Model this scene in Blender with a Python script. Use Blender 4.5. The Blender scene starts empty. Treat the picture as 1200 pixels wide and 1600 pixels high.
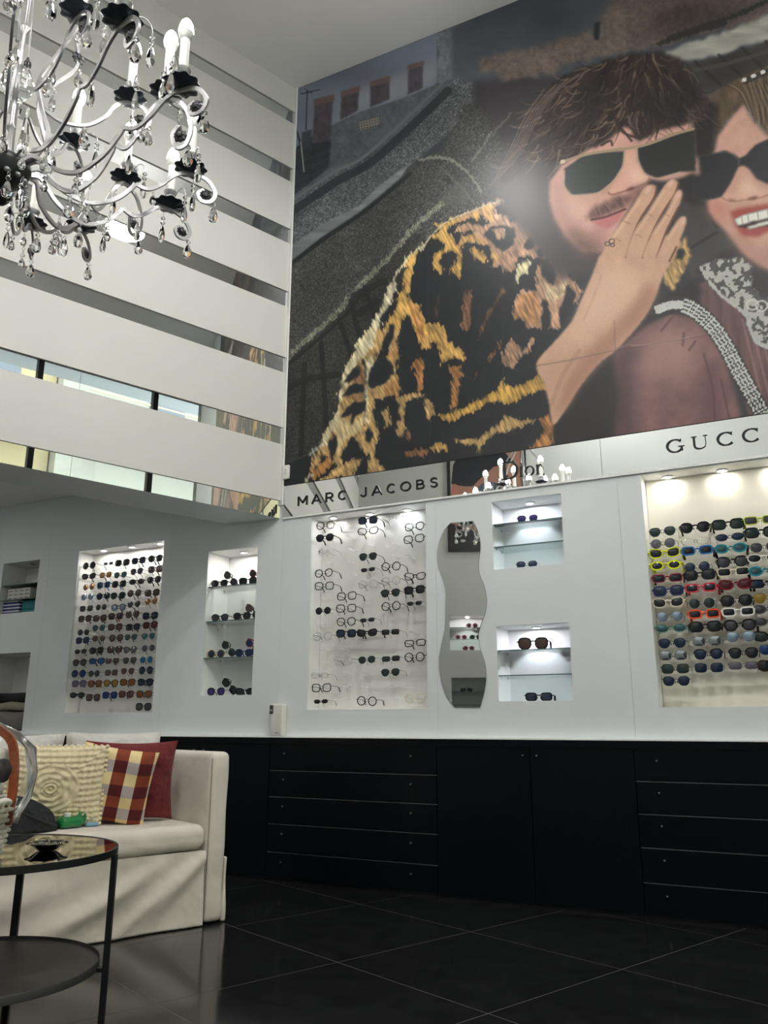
import bpy, bmesh, math, random
import numpy as np
from mathutils import Matrix, Vector

random.seed(7)
SC = bpy.context.scene
COL = SC.collection

# ------------------------------------------------------------------ camera
# World: the long display wall is the plane Y = 0 (room at Y < 0); its corner with the striped wall is X = Y = 0.
CAM = np.array([3.1372, -4.6368, 0.92])
FPX, PIT, ROL = 1272.6, 0.25952, 0.003024
UX = np.array([0.89343949, -0.44918357])            # display-wall direction in the camera's level frame
def _axes():
    cp, sp, cr, sr = math.cos(PIT), math.sin(PIT), math.cos(ROL), math.sin(ROL)
    right, fwd, up = np.array([1., 0, 0]), np.array([0, cp, sp]), np.array([0, -sp, cp])
    r, u = cr * right + sr * up, -sr * right + cr * up
    w = lambda v: np.array([v[0] * UX[0] + v[1] * UX[1], -v[0] * UX[1] + v[1] * UX[0], v[2]])
    return w(r), w(u), w(fwd)
AR, AU, AF = _axes()
cd = bpy.data.cameras.new('camera'); cam = bpy.data.objects.new('camera', cd); COL.objects.link(cam)
cd.sensor_fit = 'HORIZONTAL'; cd.sensor_width = 36.0; cd.lens = 36.0 * FPX / 1200.0
cd.clip_start = 0.02; cd.clip_end = 200
cam.matrix_world = Matrix(((AR[0], AU[0], -AF[0], CAM[0]), (AR[1], AU[1], -AF[1], CAM[1]), (AR[2], AU[2], -AF[2], CAM[2]), (0, 0, 0, 1)))
SC.camera = cam

# ------------------------------------------------------------------ sky and view
W = bpy.data.worlds.new('sky'); SC.world = W; W.use_nodes = True
bg = W.node_tree.nodes['Background']
bg.inputs[0].default_value = (0.80, 0.90, 1.0, 1); bg.inputs[1].default_value = 3.8
SC.view_settings.view_transform = 'Standard'; SC.view_settings.look = 'None'
SC.view_settings.exposure = 0.95; SC.view_settings.gamma = 1.0; SC.view_settings.use_curve_mapping = False
SC.cycles.use_denoising = True
SC.cycles.max_bounces = 10; SC.cycles.transparent_max_bounces = 24; SC.cycles.glossy_bounces = 6
SC.cycles.caustics_reflective = False; SC.cycles.caustics_refractive = False

# ------------------------------------------------------------------ frames of reference
SD = np.array([-0.3755, -0.9268, 0.0]); SN = np.array([0.9268, -0.3755, 0.0])     # along / out of the striped wall
ANG_S = math.atan2(SD[1], SD[0])
CEIL, SOFFIT = 5.97, 2.345
N_STORE, S_FRONT = 5.6, 4.8
def sn(s, n, z=0.0): return Vector((s * SD[0] + n * SN[0], s * SD[1] + n * SN[1], z))
def wray(x, y): return AF + (x - 600) / FPX * AR - (y - 800) / FPX * AU
def at_y(x, y, Y=0.0):
    d = wray(x, y); return CAM + d * (Y - CAM[1]) / d[1]

# portal that guides the daylight through the shop window (no light of its own)
pl = bpy.data.lights.new('window_portal', 'AREA'); pl.shape = 'RECTANGLE'; pl.size = 7.0; pl.size_y = 5.4; pl.cycles.is_portal = True
po = bpy.data.objects.new('window_portal', pl); COL.objects.link(po)
po.location = sn(1.2, N_STORE + 0.08, 2.75)
po.rotation_euler = Vector((SN[0], SN[1], 0)).to_track_quat('Z', 'Y').to_euler()

# ------------------------------------------------------------------ materials
MATS = {}
def srgb(r, g=None, b=None):
    if g is None: r, g, b = r
    f = lambda c: (c / 255 / 12.92) if c / 255 <= 0.04045 else ((c / 255 + 0.055) / 1.055) ** 2.4
    return (f(r), f(g), f(b))
def mat(name, col=(0.8, 0.8, 0.8), rough=0.5, metal=0.0, emit=0.0, ecol=None, trans=0.0, ior=1.45, coat=0.0, spec=0.5, alpha=1.0,
        noise=None, bump=None, sheen=0.0):
    """noise=(scale, amount, detail); bump=(scale, strength)"""
    if name in MATS: return MATS[name]
    m = bpy.data.materials.new(name); m.use_nodes = True
    nt = m.node_tree; b = nt.nodes['Principled BSDF']
    c = tuple(col) + (1,)
    b.inputs['Base Color'].default_value = c; b.inputs['Roughness'].default_value = rough; b.inputs['Metallic'].default_value = metal
    b.inputs['IOR'].default_value = ior; b.inputs['Transmission Weight'].default_value = trans; b.inputs['Coat Weight'].default_value = coat
    b.inputs['Specular IOR Level'].default_value = spec; b.inputs['Alpha'].default_value = alpha; b.inputs['Sheen Weight'].default_value = sheen
    if emit: b.inputs['Emission Color'].default_value = tuple(ecol or col) + (1,); b.inputs['Emission Strength'].default_value = emit
    tc = None
    if noise or bump: tc = nt.nodes.new('ShaderNodeTexCoord')
    if noise:
        n = nt.nodes.new('ShaderNodeTexNoise'); n.inputs['Scale'].default_value = noise[0]; n.inputs['Detail'].default_value = noise[2] if len(noise) > 2 else 4
        nt.links.new(tc.outputs['Object'], n.inputs['Vector'])
        r = nt.nodes.new('ShaderNodeMapRange'); r.inputs[1].default_value = 0.3; r.inputs[2].default_value = 0.7
        r.inputs[3].default_value = 1 - noise[1]; r.inputs[4].default_value = 1 + noise[1]; nt.links.new(n.outputs['Fac'], r.inputs[0])
        v = nt.nodes.new('ShaderNodeVectorMath'); v.operation = 'SCALE'; v.inputs[0].default_value = col
        nt.links.new(r.outputs[0], v.inputs['Scale']); nt.links.new(v.outputs[0], b.inputs['Base Color'])
    if bump:
        n2 = nt.nodes.new('ShaderNodeTexNoise'); n2.inputs['Scale'].default_value = bump[0]; n2.inputs['Detail'].default_value = 3
        nt.links.new(tc.outputs['Object'], n2.inputs['Vector'])
        bp = nt.nodes.new('ShaderNodeBump'); bp.inputs['Strength'].default_value = bump[1]; bp.inputs['Distance'].default_value = 0.01
        nt.links.new(n2.outputs['Fac'], bp.inputs['Height']); nt.links.new(bp.outputs[0], b.inputs['Normal'])
    if bump and len(bump) > 2:
        n3 = nt.nodes.new('ShaderNodeTexNoise'); n3.inputs['Scale'].default_value = bump[2]; n3.inputs['Detail'].default_value = 2; nt.links.new(tc.outputs['Object'], n3.inputs['Vector'])
        b2 = nt.nodes.new('ShaderNodeBump'); b2.inputs['Strength'].default_value = bump[3]; b2.inputs['Distance'].default_value = 0.05; nt.links.new(n3.outputs['Fac'], b2.inputs['Height']); nt.links.new(b2.outputs[0], bp.inputs['Normal'])
    MATS[name] = m; return m
def clear(name, tint=(1, 1, 1), gloss=0.05, rough=0.02, ior=1.45):
    """thin clear glass or acrylic: see-through with a reflecting skin"""
    if name in MATS: return MATS[name]
    m = bpy.data.materials.new(name); m.use_nodes = True; nt = m.node_tree
    nt.nodes.remove(nt.nodes['Principled BSDF']); o = nt.nodes['Material Output']
    t = nt.nodes.new('ShaderNodeBsdfTransparent'); t.inputs[0].default_value = tuple(tint) + (1,)
    g = nt.nodes.new('ShaderNodeBsdfGlossy'); g.inputs['Roughness'].default_value = rough; g.inputs[0].default_value = (1, 1, 1, 1)
    f = nt.nodes.new('ShaderNodeFresnel'); f.inputs[0].default_value = ior
    a = nt.nodes.new('ShaderNodeMath'); a.operation = 'ADD'; a.use_clamp = True; a.inputs[1].default_value = gloss
    mx = nt.nodes.new('ShaderNodeMixShader')
    nt.links.new(f.outputs[0], a.inputs[0]); nt.links.new(a.outputs[0], mx.inputs[0]); nt.links.new(t.outputs[0], mx.inputs[1]); nt.links.new(g.outputs[0], mx.inputs[2])
    nt.links.new(mx.outputs[0], o.inputs[0]); MATS[name] = m; return m

M_WALL = mat('painted_wall', srgb(224, 228, 229), 0.55, noise=(1.3, 0.03, 3))
M_BOARD = mat('white_board', srgb(216, 215, 211), 0.5, noise=(0.9, 0.02, 2))
M_CEIL = mat('ceiling_paint', srgb(241, 240, 239), 0.7, noise=(0.6, 0.03, 2))
M_NICHE = mat('niche_white', srgb(238, 238, 236), 0.45)
M_MIRROR = mat('mirror', (0.80, 0.82, 0.81), 0.012, 1.0)
M_BLACKGLOSS = mat('black_lacquer', (0.0028, 0.0040, 0.0058), 0.20, spec=0.22)
M_BLACKEDGE = mat('black_edge', (0.006, 0.007, 0.009), 0.3)
M_STEEL = mat('steel', (0.55, 0.55, 0.56), 0.3, 1.0)
M_DARKMETAL = mat('dark_metal', (0.010, 0.011, 0.012), 0.45, 0.3, bump=(300, 0.1))
M_LETTER = mat('letter_black', (0.006, 0.006, 0.007), 0.35)
M_GLASS = clear('clear_glass', (0.94, 0.98, 0.97), 0.03)
M_GLASSEDGE = mat('glass_edge', (0.06, 0.13, 0.12), 0.15, spec=0.8)
M_ACRYL = clear('acrylic', (0.97, 0.97, 0.97), 0.06)
M_LAMP = mat('lamp_glow', (1, 1, 1), 0.5, emit=14.0, ecol=(1, 0.97, 0.92))
M_WHITEPL = mat('white_plastic', srgb(225, 224, 218), 0.35)

# ------------------------------------------------------------------ mesh helpers
class MB:
    def __init__(s): s.v = []; s.f = []
    def add(s, vs, fs):
        o = len(s.v); s.v += [tuple(map(float, p)) for p in vs]; s.f += [tuple(i + o for i in f) for f in fs]; return s
    def box(s, lo, hi):
        x0, y0, z0 = lo; x1, y1, z1 = hi
        return s.add([(x0, y0, z0), (x1, y0, z0), (x1, y1, z0), (x0, y1, z0), (x0, y0, z1), (x1, y0, z1), (x1, y1, z1), (x0, y1, z1)],
                     [(0, 3, 2, 1), (4, 5, 6, 7), (0, 1, 5, 4), (1, 2, 6, 5), (2, 3, 7, 6), (3, 0, 4, 7)])
    def prism(s, poly, a, b, axis='y'):
        """extrude a 2-D outline between a and b along an axis; outline is (x,z) for y, (x,y) for z"""
        n = len(poly)
        P = (lambda p, t: (p[0], t, p[1])) if axis == 'y' else ((lambda p, t: (p[0], p[1], t)) if axis == 'z' else (lambda p, t: (t, p[0], p[1])))
        vs = [P(p, a) for p in poly] + [P(p, b) for p in poly]
        fs = [tuple(range(n)), tuple(range(2 * n - 1, n - 1, -1))] + [(i, n + i, n + (i + 1) % n, (i + 1) % n) for i in range(n)]
        return s.add(vs, fs)
    def lathe(s, prof, seg=16, c=(0, 0, 0), scallop=0.0, ns=8):
        vs = []; fs = []
        for r, z in prof:
            for k in range(seg):
                a = 2 * math.pi * k / seg; rr = r * (1 + scallop * math.cos(ns * a))
                vs.append((c[0] + rr * math.cos(a), c[1] + rr * math.sin(a), c[2] + z))
        for i in range(len(prof) - 1):
            for k in range(seg):
                k2 = (k + 1) % seg; fs.append((i * seg + k, i * seg + k2, (i + 1) * seg + k2, (i + 1) * seg + k))
        if prof[0][0] < 0.0021: fs.append(tuple(range(seg - 1, -1, -1)))
        if prof[-1][0] < 0.0021: fs.append(tuple((len(prof) - 1) * seg + k for k in range(seg)))
        return s.add(vs, fs)
    def tube(s, path, r, seg=8, cap=True, flat=None, up=(0, 0, 1)):
        """sweep a ring (or a flat bar flat=(w,h)) along a path; r may be a list"""
        P = [Vector(p) for p in path]; n = len(P); vs = []; fs = []
        rs = r if isinstance(r, (list, tuple)) else [r] * n
        upv = Vector(up); lastx = None
        for i in range(n):
            t = (P[min(i + 1, n - 1)] - P[max(i - 1, 0)])
            if t.length < 1e-9: t = Vector((0, 0, 1))
            t.normalize()
            if flat is not None: x = upv.cross(t)
            else: x = lastx - t * lastx.dot(t) if lastx is not None else upv.cross(t)
            if x.length < 1e-4: x = Vector((1, 0, 0)).cross(t)
            if x.length < 1e-4: x = Vector((0, 1, 0)).cross(t)
            x.normalize(); y = t.cross(x); lastx = x
            if flat is not None:
                k = rs[i] if r is not None else 1.0
                for (a, b) in ((-1, -1), (1, -1), (1, 1), (-1, 1)): vs.append(P[i] + x * a * flat[0] / 2 * k + y * b * flat[1] / 2 * k)
            else:
                for k in range(seg):
                    a = 2 * math.pi * k / seg; vs.append(P[i] + x * math.cos(a) * rs[i] + y * math.sin(a) * rs[i])
        m = 4 if flat is not None else seg
        for i in range(n - 1):
            for k in range(m):
                k2 = (k + 1) % m; fs.append((i * m + k, i * m + k2, (i + 1) * m + k2, (i + 1) * m + k))
        if cap: fs.append(tuple(range(m - 1, -1, -1))); fs.append(tuple((n - 1) * m + k for k in range(m)))
        return s.add(vs, fs)
    def rbox(s, lo, hi, r, seg=3, disp=None, grid=6):
        """box with rounded edges; disp(p, nrm) -> offset along the normal"""
        lo, hi = np.array(lo, float), np.array(hi, float); r = min(r, *((hi - lo) / 2 * 0.999))
        def line(a, b):
            k = [a + r * (1 - math.cos(math.pi / 2 * i / seg)) for i in range(seg)]
            m = list(np.linspace(a + r, b - r, grid + 1)); e = [b - (q - a) for q in reversed(k)]
            return k + m + e
        ax = [line(lo[i], hi[i]) for i in range(3)]
        key = {}; vs = []; fs = []
        def vert(p):
            q = np.minimum(np.maximum(p, lo + r), hi - r); d = p - q; L = np.linalg.norm(d)
            nrm = d / L if L > 1e-9 else d; w = q + nrm * r
            if disp is not None: w = w + nrm * disp(w, nrm)
            kk = tuple(np.round(p, 6))
            if kk not in key: key[kk] = len(vs); vs.append(tuple(w))
            return key[kk]
        for a in range(3):
            b, c = (a + 1) % 3, (a + 2) % 3
            for side in (0, 1):
                for i in range(len(ax[b]) - 1):
                    for j in range(len(ax[c]) - 1):
                        q = []
                        for (ii, jj) in ((i, j), (i + 1, j), (i + 1, j + 1), (i, j + 1)):
                            p = np.zeros(3); p[a] = (lo, hi)[side][a]; p[b] = ax[b][ii]; p[c] = ax[c][jj]; q.append(vert(p))
                        fs.append(tuple(q) if side else tuple(reversed(q)))
        return s.add(vs, fs)
    def xf(s, M):
        s.v = [tuple(M @ Vector(p)) for p in s.v]; return s
    def mesh(s, name, smooth=None):
        me = bpy.data.meshes.new(name); me.from_pydata(s.v, [], s.f); me.update()
        if smooth:
            me.polygons.foreach_set('use_smooth', [True] * len(me.polygons)); me.set_sharp_from_angle(angle=math.radians(smooth))
        return me
    def build(s, name, m, parent=None, smooth=None, label=None):
        me = s.mesh(name, smooth); me.materials.append(m)
        return put(name, me, parent, label)
def put(name, me, parent=None, label=None):
    o = bpy.data.objects.new(name, me); COL.objects.link(o)
    if parent is not None: o.parent = parent
    if label: o['label'] = label
    return o
def tag(o, label=None, cat=None, group=None, kind=None):
    if label: o['label'] = label
    if cat: o['category'] = cat
    if group: o['group'] = group
    if kind: o['kind'] = kind
    return o
def empty(name, loc=(0, 0, 0), rz=0.0, parent=None):
    o = bpy.data.objects.new(name, None); COL.objects.link(o); o.location = loc; o.rotation_euler = (0, 0, rz); o.empty_display_size = 0.1
    if parent is not None: o.parent = parent
    return o
def struct(o, label=None): return tag(o, label=label, kind='structure')
def set_mat(o, m):
    o.material_slots[0].link = 'OBJECT'; o.material_slots[0].material = m
def light(name, kind, loc, energy, parent=None, **kw):
    l = bpy.data.lights.new(name, kind); l.energy = energy
    for k, v in kw.items(): setattr(l, k, v)
    o = bpy.data.objects.new(name, l); COL.objects.link(o); o.location = loc
    if parent is not None: o.parent = parent
    return o
def smooth_path(pts, n=8, closed=False):
    P = [Vector(p) if len(p) == 3 else Vector((p[0], p[1], 0)) for p in pts]; out = []; m = len(P)
    for i in range(m if closed else m - 1):
        g = (lambda k: P[k % m]) if closed else (lambda k: P[max(0, min(m - 1, k))])
        a, b, c, d = g(i - 1), g(i), g(i + 1), g(i + 2)
        for k in range(n):
            t = k / n
            out.append(0.5 * ((2 * b) + (c - a) * t + (2 * a - 5 * b + 4 * c - d) * t * t + (3 * b - a - 3 * c + d) * t ** 3))
    if not closed: out.append(P[-1])
    return out
ORD = ['zeroth', 'first', 'second', 'third', 'fourth', 'fifth', 'sixth', 'seventh', 'eighth', 'ninth', 'tenth', 'eleventh', 'twelfth', 'thirteenth', 'fourteenth', 'fifteenth', 'sixteenth']
# ================================================================== THE SETTING
M_TILE = mat('black_tile', (0.0105, 0.0112, 0.0115), 0.115, spec=0.42, noise=(9, 0.35, 8))
M_GROUT = mat("grout", (0.13, 0.128, 0.124), 0.8)
M_TRIM = mat('white_trim', srgb(240, 240, 238), 0.4)
FS, FN, DS, DN = 0.045, 0.955, 0.792, 0.813
fl = MB().box((-9, -7, -0.12), (9, 9, -0.0006)).build('floor', M_GROUT); fl.matrix_world = Matrix.Rotation(ANG_S, 4, 'Z')
struct(fl, 'black polished floor laid with large diagonal tiles and thin pale joints')
tb = MB(); g = 0.0019
tb.prism([(g, g), (DS - g, g), (DS - g, DN - g), (g, DN - g)], -0.006, 0.0, 'z'); tile_me = tb.mesh('tile'); tile_me.materials.append(M_TILE)
for i in range(-4, 7):
    for j in range(-6, 6):
        s, n = FS + i * DS, FN + j * DN
        c = sn(s + DS / 2, n + DN / 2)
        if c.y > 0.66 or s + DS / 2 > 4.9 or n + DN / 2 > 5.7: continue
        o = put('tile', tile_me, fl); o.location = (s, n, 0.0)

def panel_cells(mb, x0, x1, z0, z1, holes, y0, y1):
    xs = sorted({x0, x1, *[h[k] for h in holes for k in (0, 1) if x0 < h[k] < x1]}); zs = sorted({z0, z1, *[h[k] for h in holes for k in (2, 3) if z0 < h[k] < z1]})
    for a, b in zip(xs, xs[1:]):
        run = None
        for c, d in zip(zs, zs[1:]):
            mx, mz = (a + b) / 2, (c + d) / 2
            if any(h[0] < mx < h[1] and h[2] < mz < h[3] for h in holes):
                if run: mb.box((a, y0, run[0]), (b, y1, run[1])); run = None
            else: run = (run[0], d) if run else (c, d)
        if run: mb.box((a, y0, run[0]), (b, y1, run[1]))
    return mb
def niche_box(parent, h, depth, m=M_NICHE, y0=0.02, name='niche', front=0.0):
    x0, x1, z0, z1 = h; t = 0.012; mb = MB()
    mb.box((x0 - t, y0, z0 - t), (x0, depth, z1 + t)); mb.box((x1, y0, z0 - t), (x1 + t, depth, z1 + t))
    mb.box((x0, y0, z0 - t), (x1, depth, z0)); mb.box((x0, y0, z1), (x1, depth, z1 + t)); mb.box((x0 - t, depth, z0 - t), (x1 + t, depth + t, z1 + t))
    return mb.build(name, m, parent)

H_MJ = (0.248, 1.104, 1.034, 2.326); H_S1 = (1.550, 1.984, 1.850, 2.276); H_S2 = (1.555, 1.991, 1.073, 1.508)
H_G = (2.449, 3.305, 1.032, 2.326); H_N1 = (-1.938, -1.058, 1.028, 2.289); H_N2 = (-0.628, -0.192, 1.136, 2.164)
H_F1 = (-2.815, -2.380, 1.833, 2.262); H_F2 = (-2.95, -2.368, 0.890, 1.503)
DEPTH = dict(MJ=0.15, G=0.15, N1=0.155, N2=0.25, S1=0.21, S2=0.23, F1=0.24, F2=0.34)
LEDGE = 0.866
wb = struct(empty('wall_back'), 'long white display wall with lit recesses above black cabinets')
mods = [(-4.6, -3.4, []), (-3.4, -2.27, [H_F1, H_F2]), (-2.27, -0.99, [H_N1]), (-0.99, 0.02, [H_N2]), (0.02, 1.172, [H_MJ]), (1.172, 2.315, [H_S1, H_S2]), (2.315, 3.46, [H_G]), (3.46, 4.6, []), (4.6, 6.3, [])]
for a, b, hs in mods:
    top = 2.345 if a > 0 else 2.80
    panel_cells(MB(), a + 0.0005, b - 0.0005, LEDGE, top, hs, 0.0, 0.02).build('wall_panel', M_WALL, wb)
mbw = MB(); mbw.box((-4.6, 0.40, 0.0), (6.3, 0.5, 2.345)); mbw.box((0.0, 0.006, 2.345), (6.3, 0.5, CEIL)); mbw.box((-4.6, 0.40, 2.3), (0.0, 0.5, CEIL))
mbw.build('wall_core', M_WALL, wb)
NICHES = {}
for k, h in dict(MJ=H_MJ, G=H_G, N1=H_N1, N2=H_N2, S1=H_S1, S2=H_S2, F1=H_F1, F2=H_F2).items():
    NICHES[k] = niche_box(wb, h, DEPTH[k])
struct(MB().box((-4.6, -0.062, LEDGE - 0.006), (6.3, 0.0, LEDGE + 0.001)).build('trim_1', M_TRIM), 'thin white ledge strip along the top of the black cabinets')
struct(MB().box((0.015, -0.012, 2.334), (6.3, 0.004, 2.346)).build('trim_2', M_TRIM), 'thin white lip under the mirrored name strip')

# striped wall: white boards standing proud of mirror bands, over a deep beam
BANDS = [(2.345, 2.473), (2.892, 3.021), (3.450, 3.574), (3.988, 4.119), (4.530, 4.658), (5.077, 5.205), (5.621, 5.737)]
wl = struct(empty('wall_left', (0, 0, 0), ANG_S), 'tall wall of white boards separated by narrow mirror bands')
MB().box((0.0, -0.40, SOFFIT), (S_FRONT, -0.014, CEIL)).build('wall_core', M_WALL, wl)
edge = BANDS[-1][1]
for k, (a, b) in enumerate(BANDS):
    top = BANDS[k + 1][0] if k + 1 < len(BANDS) else CEIL
    MB().box((0.016, -0.014, b), (S_FRONT, 0.0, top)).build('board', M_BOARD, wl)
    for s0, s1 in ((0.012, 1.49), (1.49, 3.0), (3.0, S_FRONT)):
        MB().box((s0 + 0.001, -0.014, a + 0.001), (s1 - 0.001, -0.009, b - 0.001)).build('mirror_band', M_MIRROR, wl)
struct(MB().box((0.0, -0.02, 2.44), (0.014, 0.016, CEIL)).build('trim_3', M_TRIM, None), 'white corner bead between striped wall and big poster').matrix_world = Matrix.Rotation(ANG_S, 4, 'Z')
ce = MB().box((-7, -0.4, CEIL), (9, 7, CEIL + 0.15)).build('ceiling', M_CEIL); ce.matrix_world = Matrix.Rotation(ANG_S, 4, 'Z'); struct(ce, 'high pale ceiling')
lc = MB().box((-3, -3.7, 2.775), (S_FRONT, -0.40, 2.9)).build('ceiling', M_CEIL); lc.matrix_world = Matrix.Rotation(ANG_S, 4, 'Z'); struct(lc, 'low ceiling of the alcove beyond the striped beam')

# the sides the photograph shows only in its mirrors
RF = Matrix(((-SN[0], SD[0], 0, S_FRONT * SD[0]), (-SN[1], SD[1], 0, S_FRONT * SD[1]), (0, 0, 1, 0), (0, 0, 0, 1)))   # x = -n, y = outwards
HO1 = (-1.62, -1.17, 1.86, 2.29); HO2 = (-1.64, -1.18, 1.03, 1.525)
wf = struct(empty('wall_front'), 'plain grey wall facing the display wall'); wf.matrix_world = RF
panel_cells(MB(), -N_STORE, 3.7, 0.0, CEIL, [HO1, HO2], 0.0, 0.02).build('wall_panel', mat('grey_wall', srgb(192, 194, 190), 0.6, noise=(1.1, 0.04, 3)), wf)
niche_box(wf, HO1, 0.24); niche_box(wf, HO2, 0.24)
ws = MB().box((-2.5, -3.7, 0.0), (S_FRONT, -3.6, 2.8)).build('wall_side', M_WALL); ws.matrix_world = Matrix.Rotation(ANG_S, 4, 'Z'); struct(ws, 'grey end wall of the alcove')
RS = Matrix(((SD[0], SN[0], 0, N_STORE * SN[0]), (SD[1], SN[1], 0, N_STORE * SN[1]), (0, 0, 1, 0), (0, 0, 0, 1)))       # x = s, y = outwards
wr = struct(MB().box((-2.6, 0.0, 5.62), (S_FRONT, 0.15, CEIL)).build('wall_right', M_WALL), 'white lintel over the shop window'); wr.matrix_world = RS
M_FRAME = mat('dark_frame', (0.02, 0.021, 0.024), 0.4)
edges = [-2.3, -1.55, 0.05, 1.65, 3.25, 4.8]
for k, (a, b) in enumerate(zip(edges, edges[1:])):
    w_ = struct(empty('window_%d' % (k + 1)), 'tall shop window pane in a dark frame, seen only in the mirrors'); w_.matrix_world = RS
    f = MB()
    for x in (a, b): f.box((x - 0.035, -0.03, 0.0), (x + 0.035, 0.06, 5.62))
    for z in (0.0, 2.75, 5.55): f.box((a + 0.035, -0.02, z), (b - 0.035, 0.05, z + 0.07))
    f.build('window_frame', M_FRAME, w_)
    for z0, z1 in ((0.07, 2.75), (2.82, 5.55)): MB().box((a + 0.035, 0.01, z0), (b - 0.035, 0.018, z1)).build('pane', M_GLASS, w_)
# street beyond the window
st = MB().box((-14, 0.16, -0.3), (18, 30, -0.1)).build('street_pavement', mat('paving', (0.28, 0.27, 0.25), 0.8, noise=(3, 0.15))); st.matrix_world = RS
struct(st, 'grey street paving outside the window')
M_CREAM = mat('cream_facade', srgb(162, 144, 108), 0.8, noise=(0.8, 0.06)); M_FAC2 = mat('pale_facade', srgb(152, 146, 130), 0.8, noise=(0.8, 0.05))
M_SHUT = mat('window_dark', (0.12, 0.13, 0.14), 0.2); M_RAIL = mat('rail_cream', srgb(190, 172, 130), 0.6)
for k, (x0, x1, m, nm) in enumerate([(-12, -3.2, M_FAC2, 'white'), (-3.2, 3.4, M_CREAM, 'cream'), (3.4, 14, M_FAC2, 'pale grey')]):
    b = tag(empty('street_building'), nm + ' street building with balconies across the road, seen in the mirror bands', 'building'); b.matrix_world = RS
    MB().box((x0 + 0.02, 9.0 + 0.4 * k, -0.3), (x1 - 0.02, 12.0, 12.5)).build('facade', m, b)
    for zz in (1.2, 4.6, 8.0):
        x = x0 + 0.9
        while x + 1.2 < x1:
            MB().box((x, 8.96 + 0.4 * k, zz), (x + 1.0, 9.02 + 0.4 * k, zz + 1.9)).build('window', M_SHUT, b)
            x += 2.3
        if zz > 2:
            MB().box((x0 + 0.4, 8.1 + 0.4 * k, zz - 0.25), (x1 - 0.4, 9.0 + 0.4 * k, zz - 0.1)).build('balcony_slab', m, b)
            r = MB()
            for q in (0.15, 0.4, 0.65, 0.9): r.box((x0 + 0.4, 8.12 + 0.4 * k, zz - 0.1 + q), (x1 - 0.4, 8.15 + 0.4 * k, zz - 0.06 + q))
            r.build('balcony_rail', M_RAIL, b)

# round ceiling lamps: body, glowing disc, the light it gives
LAMPS = [(4.5, -3.0, 'nearest the shop window', 30), (4.0, -4.7, 'above the shop entrance', 40), (1.6, -4.9, 'added out of view to brighten the display wall', 30)]  # the last lamp is added out of view to brighten the display wall
for x, y, w_, LAMP_W in LAMPS:
    t = tag(empty('ceiling_lamp', (x, y, CEIL)), 'round white ceiling lamp ' + w_, 'lamp', 'round ceiling lamps')
    MB().lathe([(0.0, 0.0), (0.23, 0.0), (0.245, -0.02), (0.245, -0.06), (0.232, -0.065), (0.225, -0.05), (0.0, -0.05)], 32).build('lamp_body', M_WHITEPL, t, 40)
    MB().lathe([(0.0, -0.052), (0.222, -0.052), (0.215, -0.066), (0.12, -0.075), (0.0, -0.078)], 32).build('diffuser', mat('lamp_disc', (1, 1, 1), 0.5, emit=9.0, ecol=(1, 0.98, 0.95)), t, 60)
    light('ceiling_lamp_light', 'AREA', (0, 0, -0.085), LAMP_W, t, shape='DISK', size=0.44, color=(1.0, 0.985, 0.97))

# pendant lamp hanging just above the picture: rod, body, glowing lens, light downwards and a little upwards
pn = tag(empty('pendant_lamp', (1.45, -1.23, 5.36)), 'round white pendant lamp hanging before the big poster', 'lamp')
MB().tube([(0, 0, 0.05), (0, 0, CEIL - 5.36)], 0.008, 8).build('rod', M_STEEL, pn, 60)
MB().lathe([(0.0, 0.0), (0.06, 0.0), (0.055, -0.03), (0.0, -0.035)], 20, (0, 0, CEIL - 5.36)).build('ceiling_rose', M_STEEL, pn, 40)
MB().lathe([(0.0, 0.055), (0.05, 0.050), (0.16, 0.020), (0.185, 0.0), (0.170, -0.002), (0.0, 0.0)], 32).build('lamp_body', M_WHITEPL, pn, 40)
MB().lathe([(0.0, -0.004), (0.172, -0.004), (0.160, -0.030), (0.10, -0.050), (0.0, -0.056)], 32).build('diffuser', mat('lamp_disc', (1, 1, 1), 0.5, emit=9.0, ecol=(1, 0.98, 0.95)), pn, 60)
light('pendant_light', 'AREA', (0, 0, -0.062), 13, pn, shape='DISK', size=0.34, color=(1.0, 0.985, 0.97))
up_l = light('pendant_uplight', 'AREA', (0, 0, 0.062), 2.0, pn, shape='DISK', size=0.3, color=(1.0, 0.985, 0.97)); up_l.rotation_euler = (math.pi, 0, 0)
# alcove: round fill lamps added out of view to brighten it
for k, (s_, n_) in enumerate(((2.5, -1.25), (2.5, -2.6), (3.7, -1.3), (3.7, -2.6))):
    p = sn(s_, n_, 2.775); t = tag(empty('alcove_fill_lamp', p), ORD[k + 1] + ' added round fill lamp out of view in the low alcove ceiling', 'lamp', 'added alcove fill lamps')
    MB().lathe([(0.068, 0.0), (0.085, 0.0), (0.084, -0.008), (0.072, -0.010), (0.068, -0.002)], 28).build('ring', M_STEEL, t, 40)
    MB().lathe([(0.0, -0.003), (0.069, -0.003), (0.066, -0.006), (0.0, -0.007)], 28).build('diffuser', mat('alcove_fill_glow', (1, 1, 1), 0.5, emit=4.0, ecol=(1, 0.98, 0.95)), t, 60)
    light('alcove_fill_light', 'AREA', (0, 0, -0.012), 2.4, t, shape='DISK', size=0.13, color=(1.0, 0.98, 0.95))

# ------------------------------------------------------------------ mirrored name strip
ms = tag(empty('mirror_strip'), 'long mirrored strip carrying the maker names between poster and displays', 'mirror')
for a, b in ((0.0, 2.235), (2.235, 4.47), (4.47, 6.2)):
    MB().box((a + 0.001, -0.004, 2.347), (b - 0.001, 0.004, 2.578)).build('mirror_panel', M_MIRROR, ms)

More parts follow.
